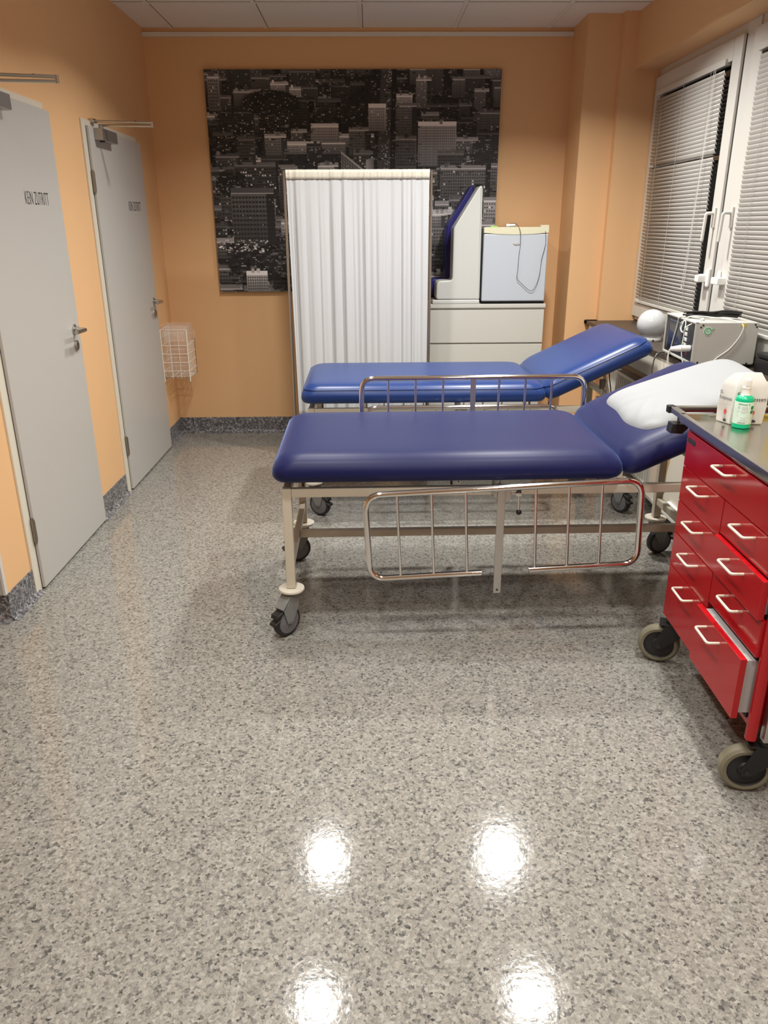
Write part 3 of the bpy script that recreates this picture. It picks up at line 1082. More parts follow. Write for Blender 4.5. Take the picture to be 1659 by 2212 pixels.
    for (x, y), hd in zip(((0, 0), (0, LY), (LX, LY), (LX, 0)), heads):
        caster(root, x, y, R(hd))
    return root


g1 = gurney('nearer trolley with dark navy upholstery, a white pillow on its head section',
            (-0.318, 2.706, 0), R(0.7), M['navy'], (228, 200, 15, 320), R(2.6), True, 24.5, 0.60, False)
g2 = gurney('farther trolley with lighter royal blue upholstery, in front of the white curtain screen',
            (-0.320, 4.036, 0), R(0.3), M['royal'], (330, 250, 200, 300), 0.0, False, 25.0, 0.615, True)

# ------------------------------------------------------------------ pillow on the near trolley's head end
tH = R(24.5)
Cq = [Vector((1.005, 2.80)), Vector((1.26, 2.66)), Vector((1.50, 2.82)), Vector((1.44, 3.20)), Vector((1.035, 3.33))]


def pillow():
    mb = MB()
    nu, nv = 46, 40
    A, B, C_, D = Vector((1.015, 2.775)), Vector((1.44, 2.66)), Vector((1.485, 3.17)), Vector((1.03, 3.36))
    random.seed(4)
    top, bot = [], []
    for i in range(nu + 1):
        rt, rb_ = [], []
        for j in range(nv + 1):
            u, v = i / nu, j / nv
            # round the corners of the outline
            a, b_ = 2 * u - 1, 2 * v - 1
            k = 1 - 0.11 * (abs(a) ** 4) * (abs(b_) ** 4)
            uu, vv = 0.5 + 0.5 * a * k, 0.5 + 0.5 * b_ * k
            p = (1 - uu) * (1 - vv) * A + uu * (1 - vv) * B + uu * vv * C_ + (1 - uu) * vv * D
            edge = (1 - abs(a) ** 5) * (1 - abs(b_) ** 5)
            base = 0.735 + max(0.0, p.x - 0.948) * math.tan(tH) + 0.006
            base = max(base, 0.745)
            wr = (0.010 * math.sin(u * 17 + v * 21 + 2.5 * math.sin(v * 11)) * math.exp(-u * 6.0) + 0.006 * math.sin(v * 33 - u * 25) * math.exp(-u * 9.0)) * math.exp(-v * 1.8) + 0.011 * max(0, math.sin(u * 38 - v * 30)) ** 3 * math.exp(-((u - 0.10) / 0.10) ** 2 - ((v - 0.22) / 0.20) ** 2)
            wr += 0.008 * math.sin(u * 26 + 3 * v) * math.exp(-v * 7.0)
            h = 0.012 + 0.040 * edge ** 0.6 + wr * (0.3 + 0.7 * edge)
            wob = 0.005 * math.sin(v * 11 + 1.0) * math.exp(-u * 14)
            wy = 0.006 * math.sin(u * 9) * math.exp(-v * 10)
            rt.append(mb.bm.verts.new((p.x + wob, p.y + wy, base + h)))
            rb_.append(mb.bm.verts.new((p.x + wob, p.y + wy, base)))
        top.append(rt)
        bot.append(rb_)
    for i in range(nu):
        for j in range(nv):
            mb.bm.faces.new((top[i][j], top[i + 1][j], top[i + 1][j + 1], top[i][j + 1]))
            mb.bm.faces.new((bot[i][j], bot[i][j + 1], bot[i + 1][j + 1], bot[i + 1][j]))
    for i in range(nu):
        mb.bm.faces.new((top[i][0], bot[i][0], bot[i + 1][0], top[i + 1][0]))
        mb.bm.faces.new((top[i][nv], top[i + 1][nv], bot[i + 1][nv], bot[i][nv]))
    for j in range(nv):
        mb.bm.faces.new((top[0][j], top[0][j + 1], bot[0][j + 1], bot[0][j]))
        mb.bm.faces.new((top[nu][j], bot[nu][j], bot[nu][j + 1], top[nu][j + 1]))
    return mb.build('pillow', M['linen'], smooth=75)


tag(pillow(), 'flat white pillow with a creased edge on the navy head section', 'pillow')

# ------------------------------------------------------------------ curtain screen
YS = 5.20
scr = thing('privacy_screen', 'white pleated curtain screen on a thin steel frame before the city picture', 'folding screen', (-0.525, YS, 0))
SWD = 0.918
for x in (0.0, SWD):
    MB().cyl((x, 0, 0.03), (x, 0, 1.842), 0.0095, 14).build('post', M['steel'], scr)
    MB().tube([(x, -0.22, 0.016), (x, 0.22, 0.016)], 0.011, 12).build('foot', M['steel'], scr)
MB().cyl((0, 0, 1.832), (SWD, 0, 1.832), 0.0065, 12).build('top_rod', M['steel'], scr)
MB().cyl((0, 0, 0.28), (SWD, 0, 0.28), 0.0065, 12).build('lower_rod', M['steel'], scr)
rng = np.random.RandomState(5)
nx, nz = 260, 26
folds = [(f, rng.rand() * 6.28, a) for f, a in ((4, .004), (9, .0042), (14, .0032), (23, .0014))]
creases = [(0.045, .011), (0.12, .006), (0.215, .007), (0.30, .006), (0.385, .015), (0.455, .009), (0.53, .014), (0.62, .005), (0.70, .006), (0.80, .006), (0.865, .010), (0.94, .006)]
cu = MB()
gridv = []
zt, zb = 1.842, 0.27


def fold_depth(u, t):
    d = 0.0
    for f, p, a in folds:
        d += a * math.sin(f * 2 * PI * (u + 0.012 * math.sin(5 * u * PI)) + p + 0.5 * t * math.sin(f))
    for c, a in creases:
        q_ = (u - c - 0.02 * t * (c - 0.3)) / 0.011
        d += a * math.exp(-q_ * q_) * (0.7 + 0.5 * min(1, t * 3)) - 0.45 * a * math.exp(-((q_ - 1.9) ** 2))
    return d


for j in range(nz + 1):
    t = j / nz
    z = zt - (zt - zb) * t
    row = []
    for i in range(nx + 1):
        u = i / nx
        d = fold_depth(u, t)
        x = 0.012 + (SWD - 0.024) * u
        inset = 0.018 * t * (1 - min(1, u * 14))
        row.append(cu.bm.verts.new((x + inset, -0.014 + d * (0.6 + 0.5 * min(1, t * 5)), z)))
    gridv.append(row)
for j in range(nz):
    for i in range(nx):
        cu.bm.faces.new((gridv[j][i], gridv[j][i + 1], gridv[j + 1][i + 1], gridv[j + 1][i]))
co_ = cu.build('curtain', M['curtain'], scr, smooth=80)
co_.modifiers.new('thickness', 'SOLIDIFY').thickness = 0.0012
hm = MB()
gv = []
for j in range(4):
    z = zt + 0.004 - 0.056 * j / 3
    row = []
    for i in range(nx + 1):
        u = i / nx
        d = fold_depth(u, 0)
        d2 = 0.0022 * math.sin(2 * PI * 33 * u + 1.0 + 0.6 * j + 3 * math.sin(19 * u)) * (1.4 - 0.3 * j)
        row.append(hm.bm.verts.new((0.011 + (SWD - 0.022) * u, -0.0185 + d * 0.6 - d2 - (0.004 if j == 1 else 0), z)))
    gv.append(row)
for j in range(3):
    for i in range(nx):
        hm.bm.faces.new((gv[j][i], gv[j][i + 1], gv[j + 1][i + 1], gv[j + 1][i]))
ho = hm.build('hem', M['hem'], scr, smooth=80)
ho.modifiers.new('thickness', 'SOLIDIFY').thickness = 0.0012

# ------------------------------------------------------------------ chest of drawers, cushions, fridge
YD = 5.395
ch = thing('chest_of_drawers', 'white chest of drawers against the back wall under the small fridge', 'chest of drawers', (0.41, YD, 0))
MB().box(0.0, 0.793, 0.018, 0.46, 0.0, 0.985, 0.002).build('carcass', M['white'], ch)
MB().box(-0.004, 0.800, 0.0, 0.47, 0.985, 1.012, 0.003).build('top_panel', M['white'], ch)
for k in range(4):
    z1 = 0.972 - k * 0.232
    MB().box(0.002, 0.791, 0.0, 0.018, z1 - 0.222, z1, 0.002).build('drawer_front', M['white'], ch)

cpx = [(1041, 394), (1045, 400), (1036, 648), (943, 648), (943, 620), (950, 611), (975, 607), (982, 500), (985, 488)]


def to_y(u, v, y):
    r_ = RM @ Vector((u - W_PX / 2, v - H_PX / 2, F_PX))
    t = y / r_.y
    return (r_.x * t, 1.52 + r_.z * t)


prof = []
prof3 = [Vector((*to_y(u, v, 5.40), 0)) for u, v in ((1044, 388), (1036, 646), (942, 646), (943, 606), (977, 604), (980, 492))]
prof3 = fillet(prof3, [0.02, 0.012, 0.02, 0.035, 0.02, 0.05], 6, closed=True)
zmin = min(p.y for p in prof3)
pc_ = [(p.x, p.y - zmin + 1.040) for p in prof3]
wc = MB().prism(pc_, 'Y', 5.40, 5.585, 0.010, 3)
tag(wc.build('positioning_cushion', M['cushion'], smooth=50), 'white boot-shaped foam cushion standing upright beside the small fridge', 'cushion')
wc = MB().prism([(x - 0.03, z + (0.012 if z > 1.5 else 0)) for x, z in pc_], 'Y', 5.60, 5.80, 0.010, 3)
tag(wc.build('positioning_cushion', M['cushionblue'], smooth=50), 'dark blue foam cushion half hidden behind the white one', 'cushion')
bb = MB().box(0.43, 0.752, 5.398, 5.82, 1.0125, 1.0395, 0.006, 3)
tag(bb.build('foam_pad', M['cushion']), 'flat white pad under the upright cushions on the chest of drawers', 'pad')

fx0, fx1, fyf = 0.764, 1.196, 5.385
fg = thing('mini_fridge', 'small white fridge with cream top strip on the chest of drawers', 'fridge', (fx0, fyf, 1.0125))
FW, FH = fx1 - fx0, 0.493
MB().box(0.006, FW - 0.006, 0.045, 0.44, 0.012, FH - 0.004, 0.006).build('cabinet', M['fridgewhite'], fg)
MB().box(0.0, FW, 0.003, 0.040, 0.016, FH - 0.040, 0.010, 3).build('door', M['fridgewhite'], fg)
tp = [(0.0, FH)]
tp = [(0.0, FH), (FW, FH), (FW, FH - 0.036)] + [(FW - FW * k / 12, FH - 0.036 - 0.012 * math.sin(PI * k / 12)) for k in range(1, 12)] + [(0.0, FH - 0.036)]
MB().prism(tp, 'Y', 0.0, 0.042, 0.003, 2).build('top_strip', M['fridgecream'], fg)
MB().box(FW - 0.055, FW, 0.004, 0.05, FH, FH + 0.012, 0.003).build('hinge_cap', M['fridgecream'], fg)
bd = MB().lathe([(0.026, 0.0), (0.024, -0.003), (0.020, -0.0035)], 28, 'Y', (0, 0, 0))
bo = bd.build('badge', M['panelgrey'], fg, xf=Matrix.Translation((0.222, 0.003, FH - 0.105)) @ Matrix.Diagonal((1, 1, 0.33, 1)))
MB().box(0.0, FW, 0.02, 0.42, 0.0, 0.013).build('under_gap_shade', M['blackvoid'], fg)  # black block paints the shaded gap under the fridge
th = thing('thermometer', 'small white thermometer box on top of the fridge', 'thermometer', (0.945, 5.43, 1.0125 + FH))
MB().box(-0.03, 0.03, -0.012, 0.012, 0.0, 0.02, 0.003).build('case', M['plug'], th)
MB().box(-0.031, 0.031, -0.0135, -0.0, 0.001, 0.010, 0.002).build('display', M['panelgrey'], th)
tag(MB().box(0.81, 0.858, 5.42, 5.45, 1.0125 + FH, 1.0125 + FH + 0.008, 0.003).build('green_lid', M['limegreen']), 'small green lid lying on top of the fridge', 'lid')
wpx = [(1102, 485), (1116, 485), (1124, 500), (1124, 530), (1121, 552), (1119, 580), (1117, 600), (1126, 612), (1146, 628), (1158, 616), (1166, 590), (1170, 560), (1178, 530), (1179, 510), (1178, 488)]
pts = []
for k, (u, v) in enumerate(wpx):
    x, z = to_y(u, v, 5.376)
    pts.append((x, 5.376 if 1 < k < 14 else 5.40, z + (0.004 if k in (0, 1, 14) else 0)))
tag(MB().tube(smooth_path(pts, 8), 0.0016, 6).build('thermometer_cable', M['ink']), 'thin dark cable looping down the fridge door', 'cable')

# ------------------------------------------------------------------ wire basket with a clear bag
bk = thing('wire_basket', 'white wire waste basket mounted in the far left corner', 'basket', (XL + 0.012, 5.50, 0.495))
bw, bdp, bh = 0.182, 0.24, 0.345


def wire_panel(name, pts_h, pts_v, thick=0.0022):
    mb = MB()
    for a, b_ in pts_h + pts_v:
        mb.cyl(a, b_, thick, 6)
    mb.build(name, M['wire'], bk)


zs_ = [0.008, 0.055, 0.115, 0.175, 0.235, 0.29, bh]
xs_ = [0, bw * 0.33, bw * 0.66, bw]
ys_ = [0, 0.05, 0.10, 0.15, 0.20, bdp]
wire_panel('front_grid', [((0, 0, z), (bw, 0, z)) for z in (0.008, 0.055, 0.115, 0.175, 0.235, bh)], [((x, 0, 0.0), (x, 0, bh)) for x in xs_])
wire_panel('side_grid', [((bw, 0, z), (bw, bdp, z - 0.0)) for z in (0.008, 0.055, 0.115, 0.175, 0.235)], [((bw, y, 0.0), (bw, y, bh - (0.09 if y > 0.02 else 0))) for y in ys_])
wire_panel('back_grid', [((0, bdp, z), (bw, bdp, z)) for z in zs_[:-1]], [((x, bdp, 0.0), (x, bdp, bh - 0.03)) for x in xs_])
wire_panel('wall_grid', [((0, 0, z), (0, bdp, z)) for z in zs_], [((0, y, 0.0), (0, y, bh)) for y in ys_])
wire_panel('base_grid', [((x, 0, 0.008), (x, bdp, 0.008)) for x in (0, 0.045, 0.09, 0.135, bw)], [((0, y, 0.008), (bw, y, 0.008)) for y in ys_])
for (x, y) in ((0, 0), (bw, 0)):
    MB().cyl((x, y, -0.02), (x, y, bh), 0.0042, 8).build('corner_post', M['wire'], bk)
bg = MB()
rings = []
random.seed(9)
for (z, s_) in ((0.02, 0.80), (0.06, 0.92), (0.15, 0.93), (0.25, 0.94), (0.335, 0.96), (0.365, 1.0), (0.372, 1.01), (0.33, 1.035), (0.27, 1.05)):
    cx, cy = bw / 2, bdp / 2
    ring = []
    for (px, py) in rrect(-bw / 2, bw / 2, -bdp / 2, bdp / 2, 0.03, 5):
        w_ = 1 + 0.05 * (random.random() - 0.5)
        ring.append(Vector((max(0.0055 if z < 0.3 else -0.006, cx + px * s_ * w_), cy + py * s_ * w_, z + 0.012 * (random.random() - 0.5))))
    rings.append(ring)
bg.ring_loft(rings, True, False)
bag = bg.build('bin_liner', M['film'], None, smooth=80)
bag.location = bk.location
tag(bag, 'clear plastic bag hanging in the wire basket', 'bag')

# ------------------------------------------------------------------ globe lamp
glb = thing('globe_lamp', 'opal white glass globe lamp on the window sill', 'lamp', (1.62, 4.46, ZSILL))
gp = []
for k in range(25):
    a = -58 + 148 * k / 24
    gp.append((0.083 * math.cos(R(a)), 0.092 + 0.083 * math.sin(R(a))))
MB().lathe(gp, 40).build('glass_globe', M['globe'], glb)
MB().lathe([(0.055, 0.0), (0.058, 0.004), (0.058, 0.012), (0.047, 0.022), (0.044, 0.024)], 36).build('base', M['plug'], glb)
MB().cyl((-0.052, -0.026, 0.006), (-0.0535, -0.0285, 0.006), 0.0, 8, 0.006) if False else None
MB().cyl((-0.004, -0.056, 0.007), (-0.004, -0.061, 0.007), 0.005, 12).build('switch', M['black'], glb)

# ------------------------------------------------------------------ patient monitor on the sill
mo_rz = R(-3.0)
mn = thing('patient_monitor', 'old grey patient monitor with dark screen on the window sill', 'monitor', (1.490, 3.545, ZSILL), mo_rz)
ML, MW, MZ0, MZ1 = 0.288, 0.43, 0.016, 0.208     # length into x, width along y
MB().box(0.012, ML, 0.0, MW, MZ0, MZ1, 0.006).build('housing', M['monitor'], mn)
bz = MB()
bz.box(0.0, 0.016, 0.0, MW, MZ0, MZ0 + 0.010, 0.002)
bz.box(0.0, 0.016, 0.0, MW, MZ1 - 0.008, MZ1, 0.002)
bz.box(0.0, 0.016, 0.0, 0.008, MZ0, MZ1, 0.002)
bz.box(0.0, 0.016, MW - 0.010, MW, MZ0, MZ1, 0.002)
bz.build('bezel', M['monitor'], mn)
MB().box(0.006, 0.014, 0.007, MW - 0.009, MZ0 + 0.009, MZ1 - 0.007).build('front_panel', M['black'], mn)
sc_ = MB()
poly = rrect(0.165, 0.395, MZ0 + 0.025, MZ1 - 0.022, 0.02, 5)
rings = []
for d, xx in ((0.0, 0.006), (0.0, 0.004), (0.012, 0.0018), (0.04, 0.0)):
    cx, cz = 0.28, (MZ0 + MZ1) / 2
    rings.append([Vector((xx, cx + (py - cx) * (1 - d / 0.115), cz + (pz - cz) * (1 - d / 0.08))) for py, pz in poly])
sc_.ring_loft(rings)
sc_.build('screen', M['screen'], mn)
for k, (zz, mm_) in enumerate(((0.165, 'greenkey'), (0.14, 'bluekey'), (0.115, 'bluekey'), (0.09, 'greenkey'), (0.068, 'bluekey'))):
    kb = MB().box(0.001, 0.008, 0.108, 0.150, zz - 0.008, zz + 0.009, 0.002).build('label_key', M['plug'], mn)
    MB().box(-0.0005, 0.003, 0.128, 0.149, zz - 0.006, zz + 0.007, 0.001).build('key_colour', M[mm_], kb)
pl_ = MB()
pl_.cyl((0.006, 0.055, 0.083), (-0.035, 0.055, 0.083), 0.015, 20)
pl_.cyl((-0.03, 0.055, 0.083), (-0.075, 0.075, 0.078), 0.017, 20, 0.010)
pl_.build('sensor_plug', M['plug'], mn)
dg = text_mesh('122', 0.016, 'digits', mat('red_digits', (.35, .03, .06), 0.4), mn, frame_mtx((0.0055, 0.115, 0.045), (0, -1, 0), (0, 0, 1)), 1.0, 0.0004)
for (xx, zz) in ((0.035, 0.195), (0.026, 0.186), (0.270, 0.198), (0.277, 0.188), (0.030, 0.026), (0.255, 0.022)):
    MB().cyl((xx, 0.0004, zz), (xx, -0.0008, zz), 0.0045, 10).build('screw', M['black'], mn)
for (xx, yy) in ((0.03, 0.03), (0.27, 0.03), (0.03, MW - 0.03), (0.27, MW - 0.03)):
    MB().cyl((xx, yy, 0.0), (xx, yy, 0.018), 0.014, 14).build('rubber_foot', M['black'], mn)
# green round check sticker and yellow sticker on the side
st = MB().lathe([(0.019, 0.0), (0.019, -0.0008)], 28, 'Y', (0.058, 0.0, 0.170)).build('round_sticker', M['plug'], mn)
sr = MB()
sr.tube([(0.058 + 0.0145 * math.cos(R(a)), -0.0012, 0.170 + 0.0145 * math.sin(R(a))) for a in range(0, 360, 15)], 0.0022, 6, closed=True)
sr.lathe([(0.008, -0.0008), (0.008, -0.0014)], 20, 'Y', (0.058, 0.0, 0.170))
sr.tube([(0.072, -0.0012, 0.172), (0.086, -0.0012, 0.181)], 0.0018, 6)
sr.build('sticker_ring', M['greenkey'], st)
MB().box(0.0525, 0.0635, -0.0019, -0.0014, 0.1715, 0.1745).box(0.0525, 0.0635, -0.0019, -0.0014, 0.1655, 0.1685).build('sticker_bars', M['plug'], st)
MB().box(0.205, 0.228, -0.0012, 0.0006, 0.188, 0.203).build('yellow_sticker', mat('old_yellow', (.62, .47, .05), 0.5), mn)
MB().lathe([(0.011, 0.0), (0.011, 0.0008)], 20, 'Z', (0.035, MW - 0.06, MZ1)).build('emblem', M['panelgrey'], mn)


def mon_pt(x, y, z):
    c, s_ = math.cos(mo_rz), math.sin(mo_rz)
    return (1.490 + x * c - y * s_, 3.545 + x * s_ + y * c, ZSILL + z)


# black flat cable bundle on the monitor
cb = MB()
random.seed(21)
for k in range(13):
    o1, o2 = (random.random() - .5), (random.random() - .5)
    z0 = MZ1 + 0.006 + 0.0045 * (k % 6)
    pth = [(0.015 + 0.02 * o1, 0.20 + 0.05 * o2, z0 - (0.002 if k else 0.0)), (0.07, 0.16 + 0.022 * o1, z0 + 0.004),
           (0.115, 0.145 + 0.012 * o2, z0 + 0.002), (0.17, 0.13 + 0.04 * o1, z0 + 0.012 + 0.008 * o2), (0.235 + 0.01 * o2, 0.115 + 0.075 * o1, z0 + 0.004 + 0.01 * (o2 + .5))]
    cb.tube([Vector(mon_pt(*p)) for p in smooth_path(pth, 6)], 0.0040, 6)
tag(cb.build('cable_bundle', M['black']), 'black cable bundle lying on top of the patient monitor', 'cable')
wv = MB()
wpath = [(-0.004, 0.30, 0.02), (-0.004, 0.24, 0.165), (0.0, 0.21, MZ1 + 0.003), (0.06, 0.13, MZ1 + 0.006), (0.05, 0.06, MZ1 + 0.007), (-0.010, 0.07, 0.185), (-0.016, 0.11, 0.150), (-0.012, 0.155, 0.170),
         (0.02, 0.15, MZ1 + 0.010), (0.11, 0.09, MZ1 + 0.012), (0.18, 0.04, MZ1 + 0.006), (0.212, -0.004, 0.196), (0.205, -0.007, 0.150), (0.165, -0.007, 0.09), (0.11, -0.007, 0.045), (0.085, -0.008, 0.010)]
wv.tube([Vector(mon_pt(*p)) for p in smooth_path(wpath, 8)], 0.0030, 8)
tag(wv.build('lead_cable', M['cablewhite']), 'thick white lead draped over the top and side of the patient monitor', 'cable')
wv = MB()
for (a, b_) in ((0.07, 0.0), (0.078, 0.012)):
    wv.tube([Vector(mon_pt(*p)) for p in smooth_path([(-0.078, a, 0.078), (-0.082, a + 0.006, 0.05), (-0.080, a + b_, 0.0), (-0.078, a + b_, -0.10), (-0.07, a + b_, -0.25)], 6)], 0.0022, 6)
wv.tube([Vector(mon_pt(*p)) for p in smooth_path([(-0.008, 0.185, 0.16), (-0.014, 0.155, 0.190), (-0.006, 0.12, 0.200), (-0.014, 0.095, 0.150), (-0.016, 0.10, 0.08), (-0.014, 0.075, 0.022), (-0.006, 0.045, 0.004)], 8)], 0.0022, 6)
tag(wv.build('sensor_cable', M['cablewhite']), 'thin white sensor cable hanging down from the front of the patient monitor', 'cable')
tag(MB().tube(smooth_path([(1.530, 3.985, ZSILL + 0.004), (1.505, 3.965, ZSILL + 0.008), (1.475, 3.950, ZSILL - 0.004), (1.463, 3.945, ZSILL - 0.06), (1.470, 3.950, 0.68), (1.480, 3.960, 0.45)], 8), 0.0035, 8).build('mains_cable', M['darkmetal']),
    'dark grey cable hanging over the sill edge left of the monitor', 'cable')
tag(MB().tube(smooth_path([(0.985, 4.13, 0.626), (0.965, 4.12, 0.54), (0.93, 4.10, 0.47), (0.915, 4.07, 0.40), (0.90, 4.02, 0.30)], 8), 0.0032, 8).build('power_cord', M['black']),
    'black cord hanging under the blue trolley head section', 'cord')
tag(MB().tube(smooth_path([(1.36, 4.35, 0.80), (1.37, 4.35, 0.70), (1.385, 4.34, 0.60), (1.39, 4.33, 0.40)], 8), 0.0032, 8).build('power_cord', M['black']),
    'black cord hanging in front of the ribbed radiator', 'cord')
# dark instrument case at the right end of the sill
ic = thing('instrument_case', 'dark case standing on the sill right of the patient monitor', 'case', (1.785, 3.40, ZSILL))
MB().box(-0.03, 0.03, -0.12, 0.08, 0.0, 0.06, 0.006).build('case_body', M['black'], ic)
MB().box(-0.029, 0.029, -0.118, 0.078, 0.062, 0.085, 0.008).build('case_lid', M['black'], ic)

# ------------------------------------------------------------------ red drawer cart
ct = thing('drawer_cart', 'red lacquered drawer cart on castors with a steel top at the right picture edge', 'medical cart', (1.040, 2.424, 0), R(-2.06))
CD = 0.46
red = M['red']
cb = MB()
cb.box(0.020, CD, -0.668, -0.004, 0.215, 0.885, 0.002)
cb.box(0.002, CD, -0.678, -0.002, 0.887, 0.902, 0.003)
cb.build('carcass', red, ct)
MB().tube([(0.026, -0.681, 0.185), (0.026, -0.681, 0.885)], 0.016, 14).build('corner_edge', red, ct)
MB().box(0.012, 0.021, -0.662, -0.01, 0.24, 0.884).build('drawer_gap', M['blackvoid'], ct)


def drawer(y0, y1, z0, z1, hy, out=0.0, lock=False):
    d = MB().box(-out, 0.018 - out, y0, y1, z0, z1, 0.0018).build('drawer', red, ct)
    if out > 0:
        MB().box(0.018 - out, 0.03, y0 + 0.012, y1 - 0.012, z0 + 0.012, z1 - 0.01).build('drawer_box', M['panelgrey'], d)
    hz = z1 - 0.030
    a, b_ = hy + 0.048, hy - 0.048
    p = fillet([(-out, a, hz), (-out - 0.034, a, hz), (-out - 0.034, b_, hz), (-out, b_, hz)], 0.010, 5)
    MB().tube(p, 0.0042, 10).build('handle', M['handle'], d)
    if lock:
        MB().prism([(px, pz) for px, pz in rrect(y1 - 0.075, y1 - 0.012, z1 - 0.034, z1 - 0.018, 0.006, 4)], 'X', -0.0012, 0.004).build('label_slot', M['ink'], d)


drawer(-0.675, -0.003, 0.769, 0.885, -0.345, 0.0, True)
for z0, z1 in ((0.648, 0.766), (0.535, 0.645), (0.412, 0.532), (0.214, 0.409)):
    drawer(-0.345, -0.003, z0, z1, -0.185)
drawer(-0.675, -0.349, 0.665, 0.766, -0.515)
drawer(-0.675, -0.349, 0.549, 0.660, -0.515, 0.014)
drawer(-0.675, -0.349, 0.437, 0.546, -0.515)
drawer(-0.675, -0.352, 0.245, 0.431, -0.490, 0.036)
for (x, y) in ((0.064, -0.692), (CD - 0.03, -0.692)):
    po_ = MB().box(x - 0.013, x + 0.013, y - 0.013, y + 0.013, 0.185, 0.90, 0.003).build('corner_post', M['galv'], ct)
    MB().cyl((x, y - 0.013, 0.30), (x, y - 0.0142, 0.30), 0.006, 12).build('bolt', M['black'], po_)
# steel tray top with raised lip
ty = MB()
ty.box(-0.012, CD + 0.02, -0.74, 0.055, 0.902, 0.916, 0.002)
ty.box(-0.014, 0.004, -0.74, 0.055, 0.905, 0.930, 0.0025)
ty.box(-0.012, CD + 0.02, 0.040, 0.057, 0.905, 0.930, 0.0025)
ty.box(CD + 0.004, CD + 0.022, -0.74, 0.055, 0.905, 0.930, 0.0025)
ty.build('tray_top', M['tray'], ct)
# push bar frame behind the tray
pb = MB()
pb.box(-0.012, 0.012, 0.055, 0.170, 0.911, 0.931, 0.003)
pb.box(-0.012, CD + 0.02, 0.148, 0.170, 0.911, 0.931, 0.003)
pb.box(CD, CD + 0.02, 0.055, 0.170, 0.911, 0.931, 0.003)
pb.build('push_bar', M['tray'], ct)
MB().box(-0.018, 0.008, 0.150, 0.178, 0.907, 0.933, 0.004).build('bar_cap', M['black'], ct)
bp_ = MB()
bp_.prism([(-0.028, 0.855), (0.012, 0.852), (0.030, 0.870), (0.030, 0.886), (-0.024, 0.888)], 'Y', 0.075, 0.125, 0.004, 2)
bpo = bp_.build('bumper_block', M['black'], ct)
MB().cyl((0.004, 0.10, 0.885), (0.004, 0.10, 0.912), 0.006, 12).build('bumper_pin', M['darkmetal'], bpo)


def cart_caster(x, y, heading):
    r_ = 0.073
    tr_ = 0.045
    fk = MB()
    for s_ in (-1, 1):
        poly = [(-0.030, 0.160), (0.030, 0.160), (tr_ + 0.018, r_ + 0.01), (tr_ + 0.010, r_ - 0.014), (tr_ - 0.014, r_ - 0.010), (-0.026, 0.120)]
        fk.prism(poly, 'Y', s_ * 0.025, s_ * 0.030, 0.001, 1)
    fk.box(-0.032, 0.052, -0.030, 0.030, 0.157, 0.164, 0.002)
    fk.lathe([(0.030, 0.162), (0.030, 0.176), (0.024, 0.182), (0.016, 0.185), (0.016, 0.214)], 26)
    fo = fk.build('caster', M['black'], ct)
    fo.location = (x, y, 0)
    fo.rotation_euler = (0, 0, heading)
    MB().lathe([(r_ - 0.020, -0.019), (r_ - 0.010, -0.020), (r_ - 0.002, -0.014), (r_, -0.004), (r_, 0.004), (r_ - 0.002, 0.014), (r_ - 0.010, 0.020), (r_ - 0.020, 0.019)], 44, 'Y', (tr_, 0, r_ + 0.001), False).build('tyre', M['tyreolive'], fo)
    hb = MB().lathe([(0.008, -0.021), (0.020, -0.020), (0.024, -0.013), (r_ - 0.022, -0.012), (r_ - 0.018, -0.017), (r_ - 0.018, 0.017), (r_ - 0.022, 0.012), (0.024, 0.013), (0.020, 0.020), (0.008, 0.021)], 36, 'Y', (tr_, 0, r_ + 0.001))
    hb.cyl((tr_, -0.033, r_), (tr_, 0.033, r_), 0.008, 12)
    hb.build('wheel_hub', M['tyre'], fo)


cart_caster(0.055, 0.014, R(160))
cart_caster(0.080, -0.668, R(172))
cart_caster(CD - 0.03, -0.012, R(200))
cart_caster(CD - 0.03, -0.668, R(200))

# ------------------------------------------------------------------ things on the cart
TZ = 0.9165
pk = thing('compress_pack', 'white paper pack of gauze compresses behind the green spray bottle', 'pack', (1.148, 2.372, TZ), R(-3))
pw, pd_, ph = 0.104, 0.058, 0.118
pm_ = MB()
A = [(0, 0, 0), (pw, 0, 0), (pw, pd_, 0), (-0.006, pd_, 0)]
rings = []
for z, ins, dx in ((0.0, 0.003, 0), (0.004, 0, 0), (ph * 0.5, -0.003, 0.002), (ph, 0.0, 0.004), (ph + 0.016, 0.006, 0.004), (ph + 0.034, 0.018, 0.006), (ph + 0.044, 0.025, 0.008)):
    rings.append([Vector((px, py, z)) for px, py in ((0.0 + ins * 0.9 + dx, 0.0 + ins), (pw - ins * 0.9 + dx, 0.0 + ins), (pw - ins * 0.9 + dx, pd_ - ins), (-0.022 + ins * 0.9 + dx, pd_ - ins))])
pm_.ring_loft(rings)
po_ = pm_.build('paper_wrap', M['paper'], pk, smooth=30)
bvm = po_.modifiers.new('soft_edges', 'BEVEL')
bvm.width = 0.003
bvm.segments = 2


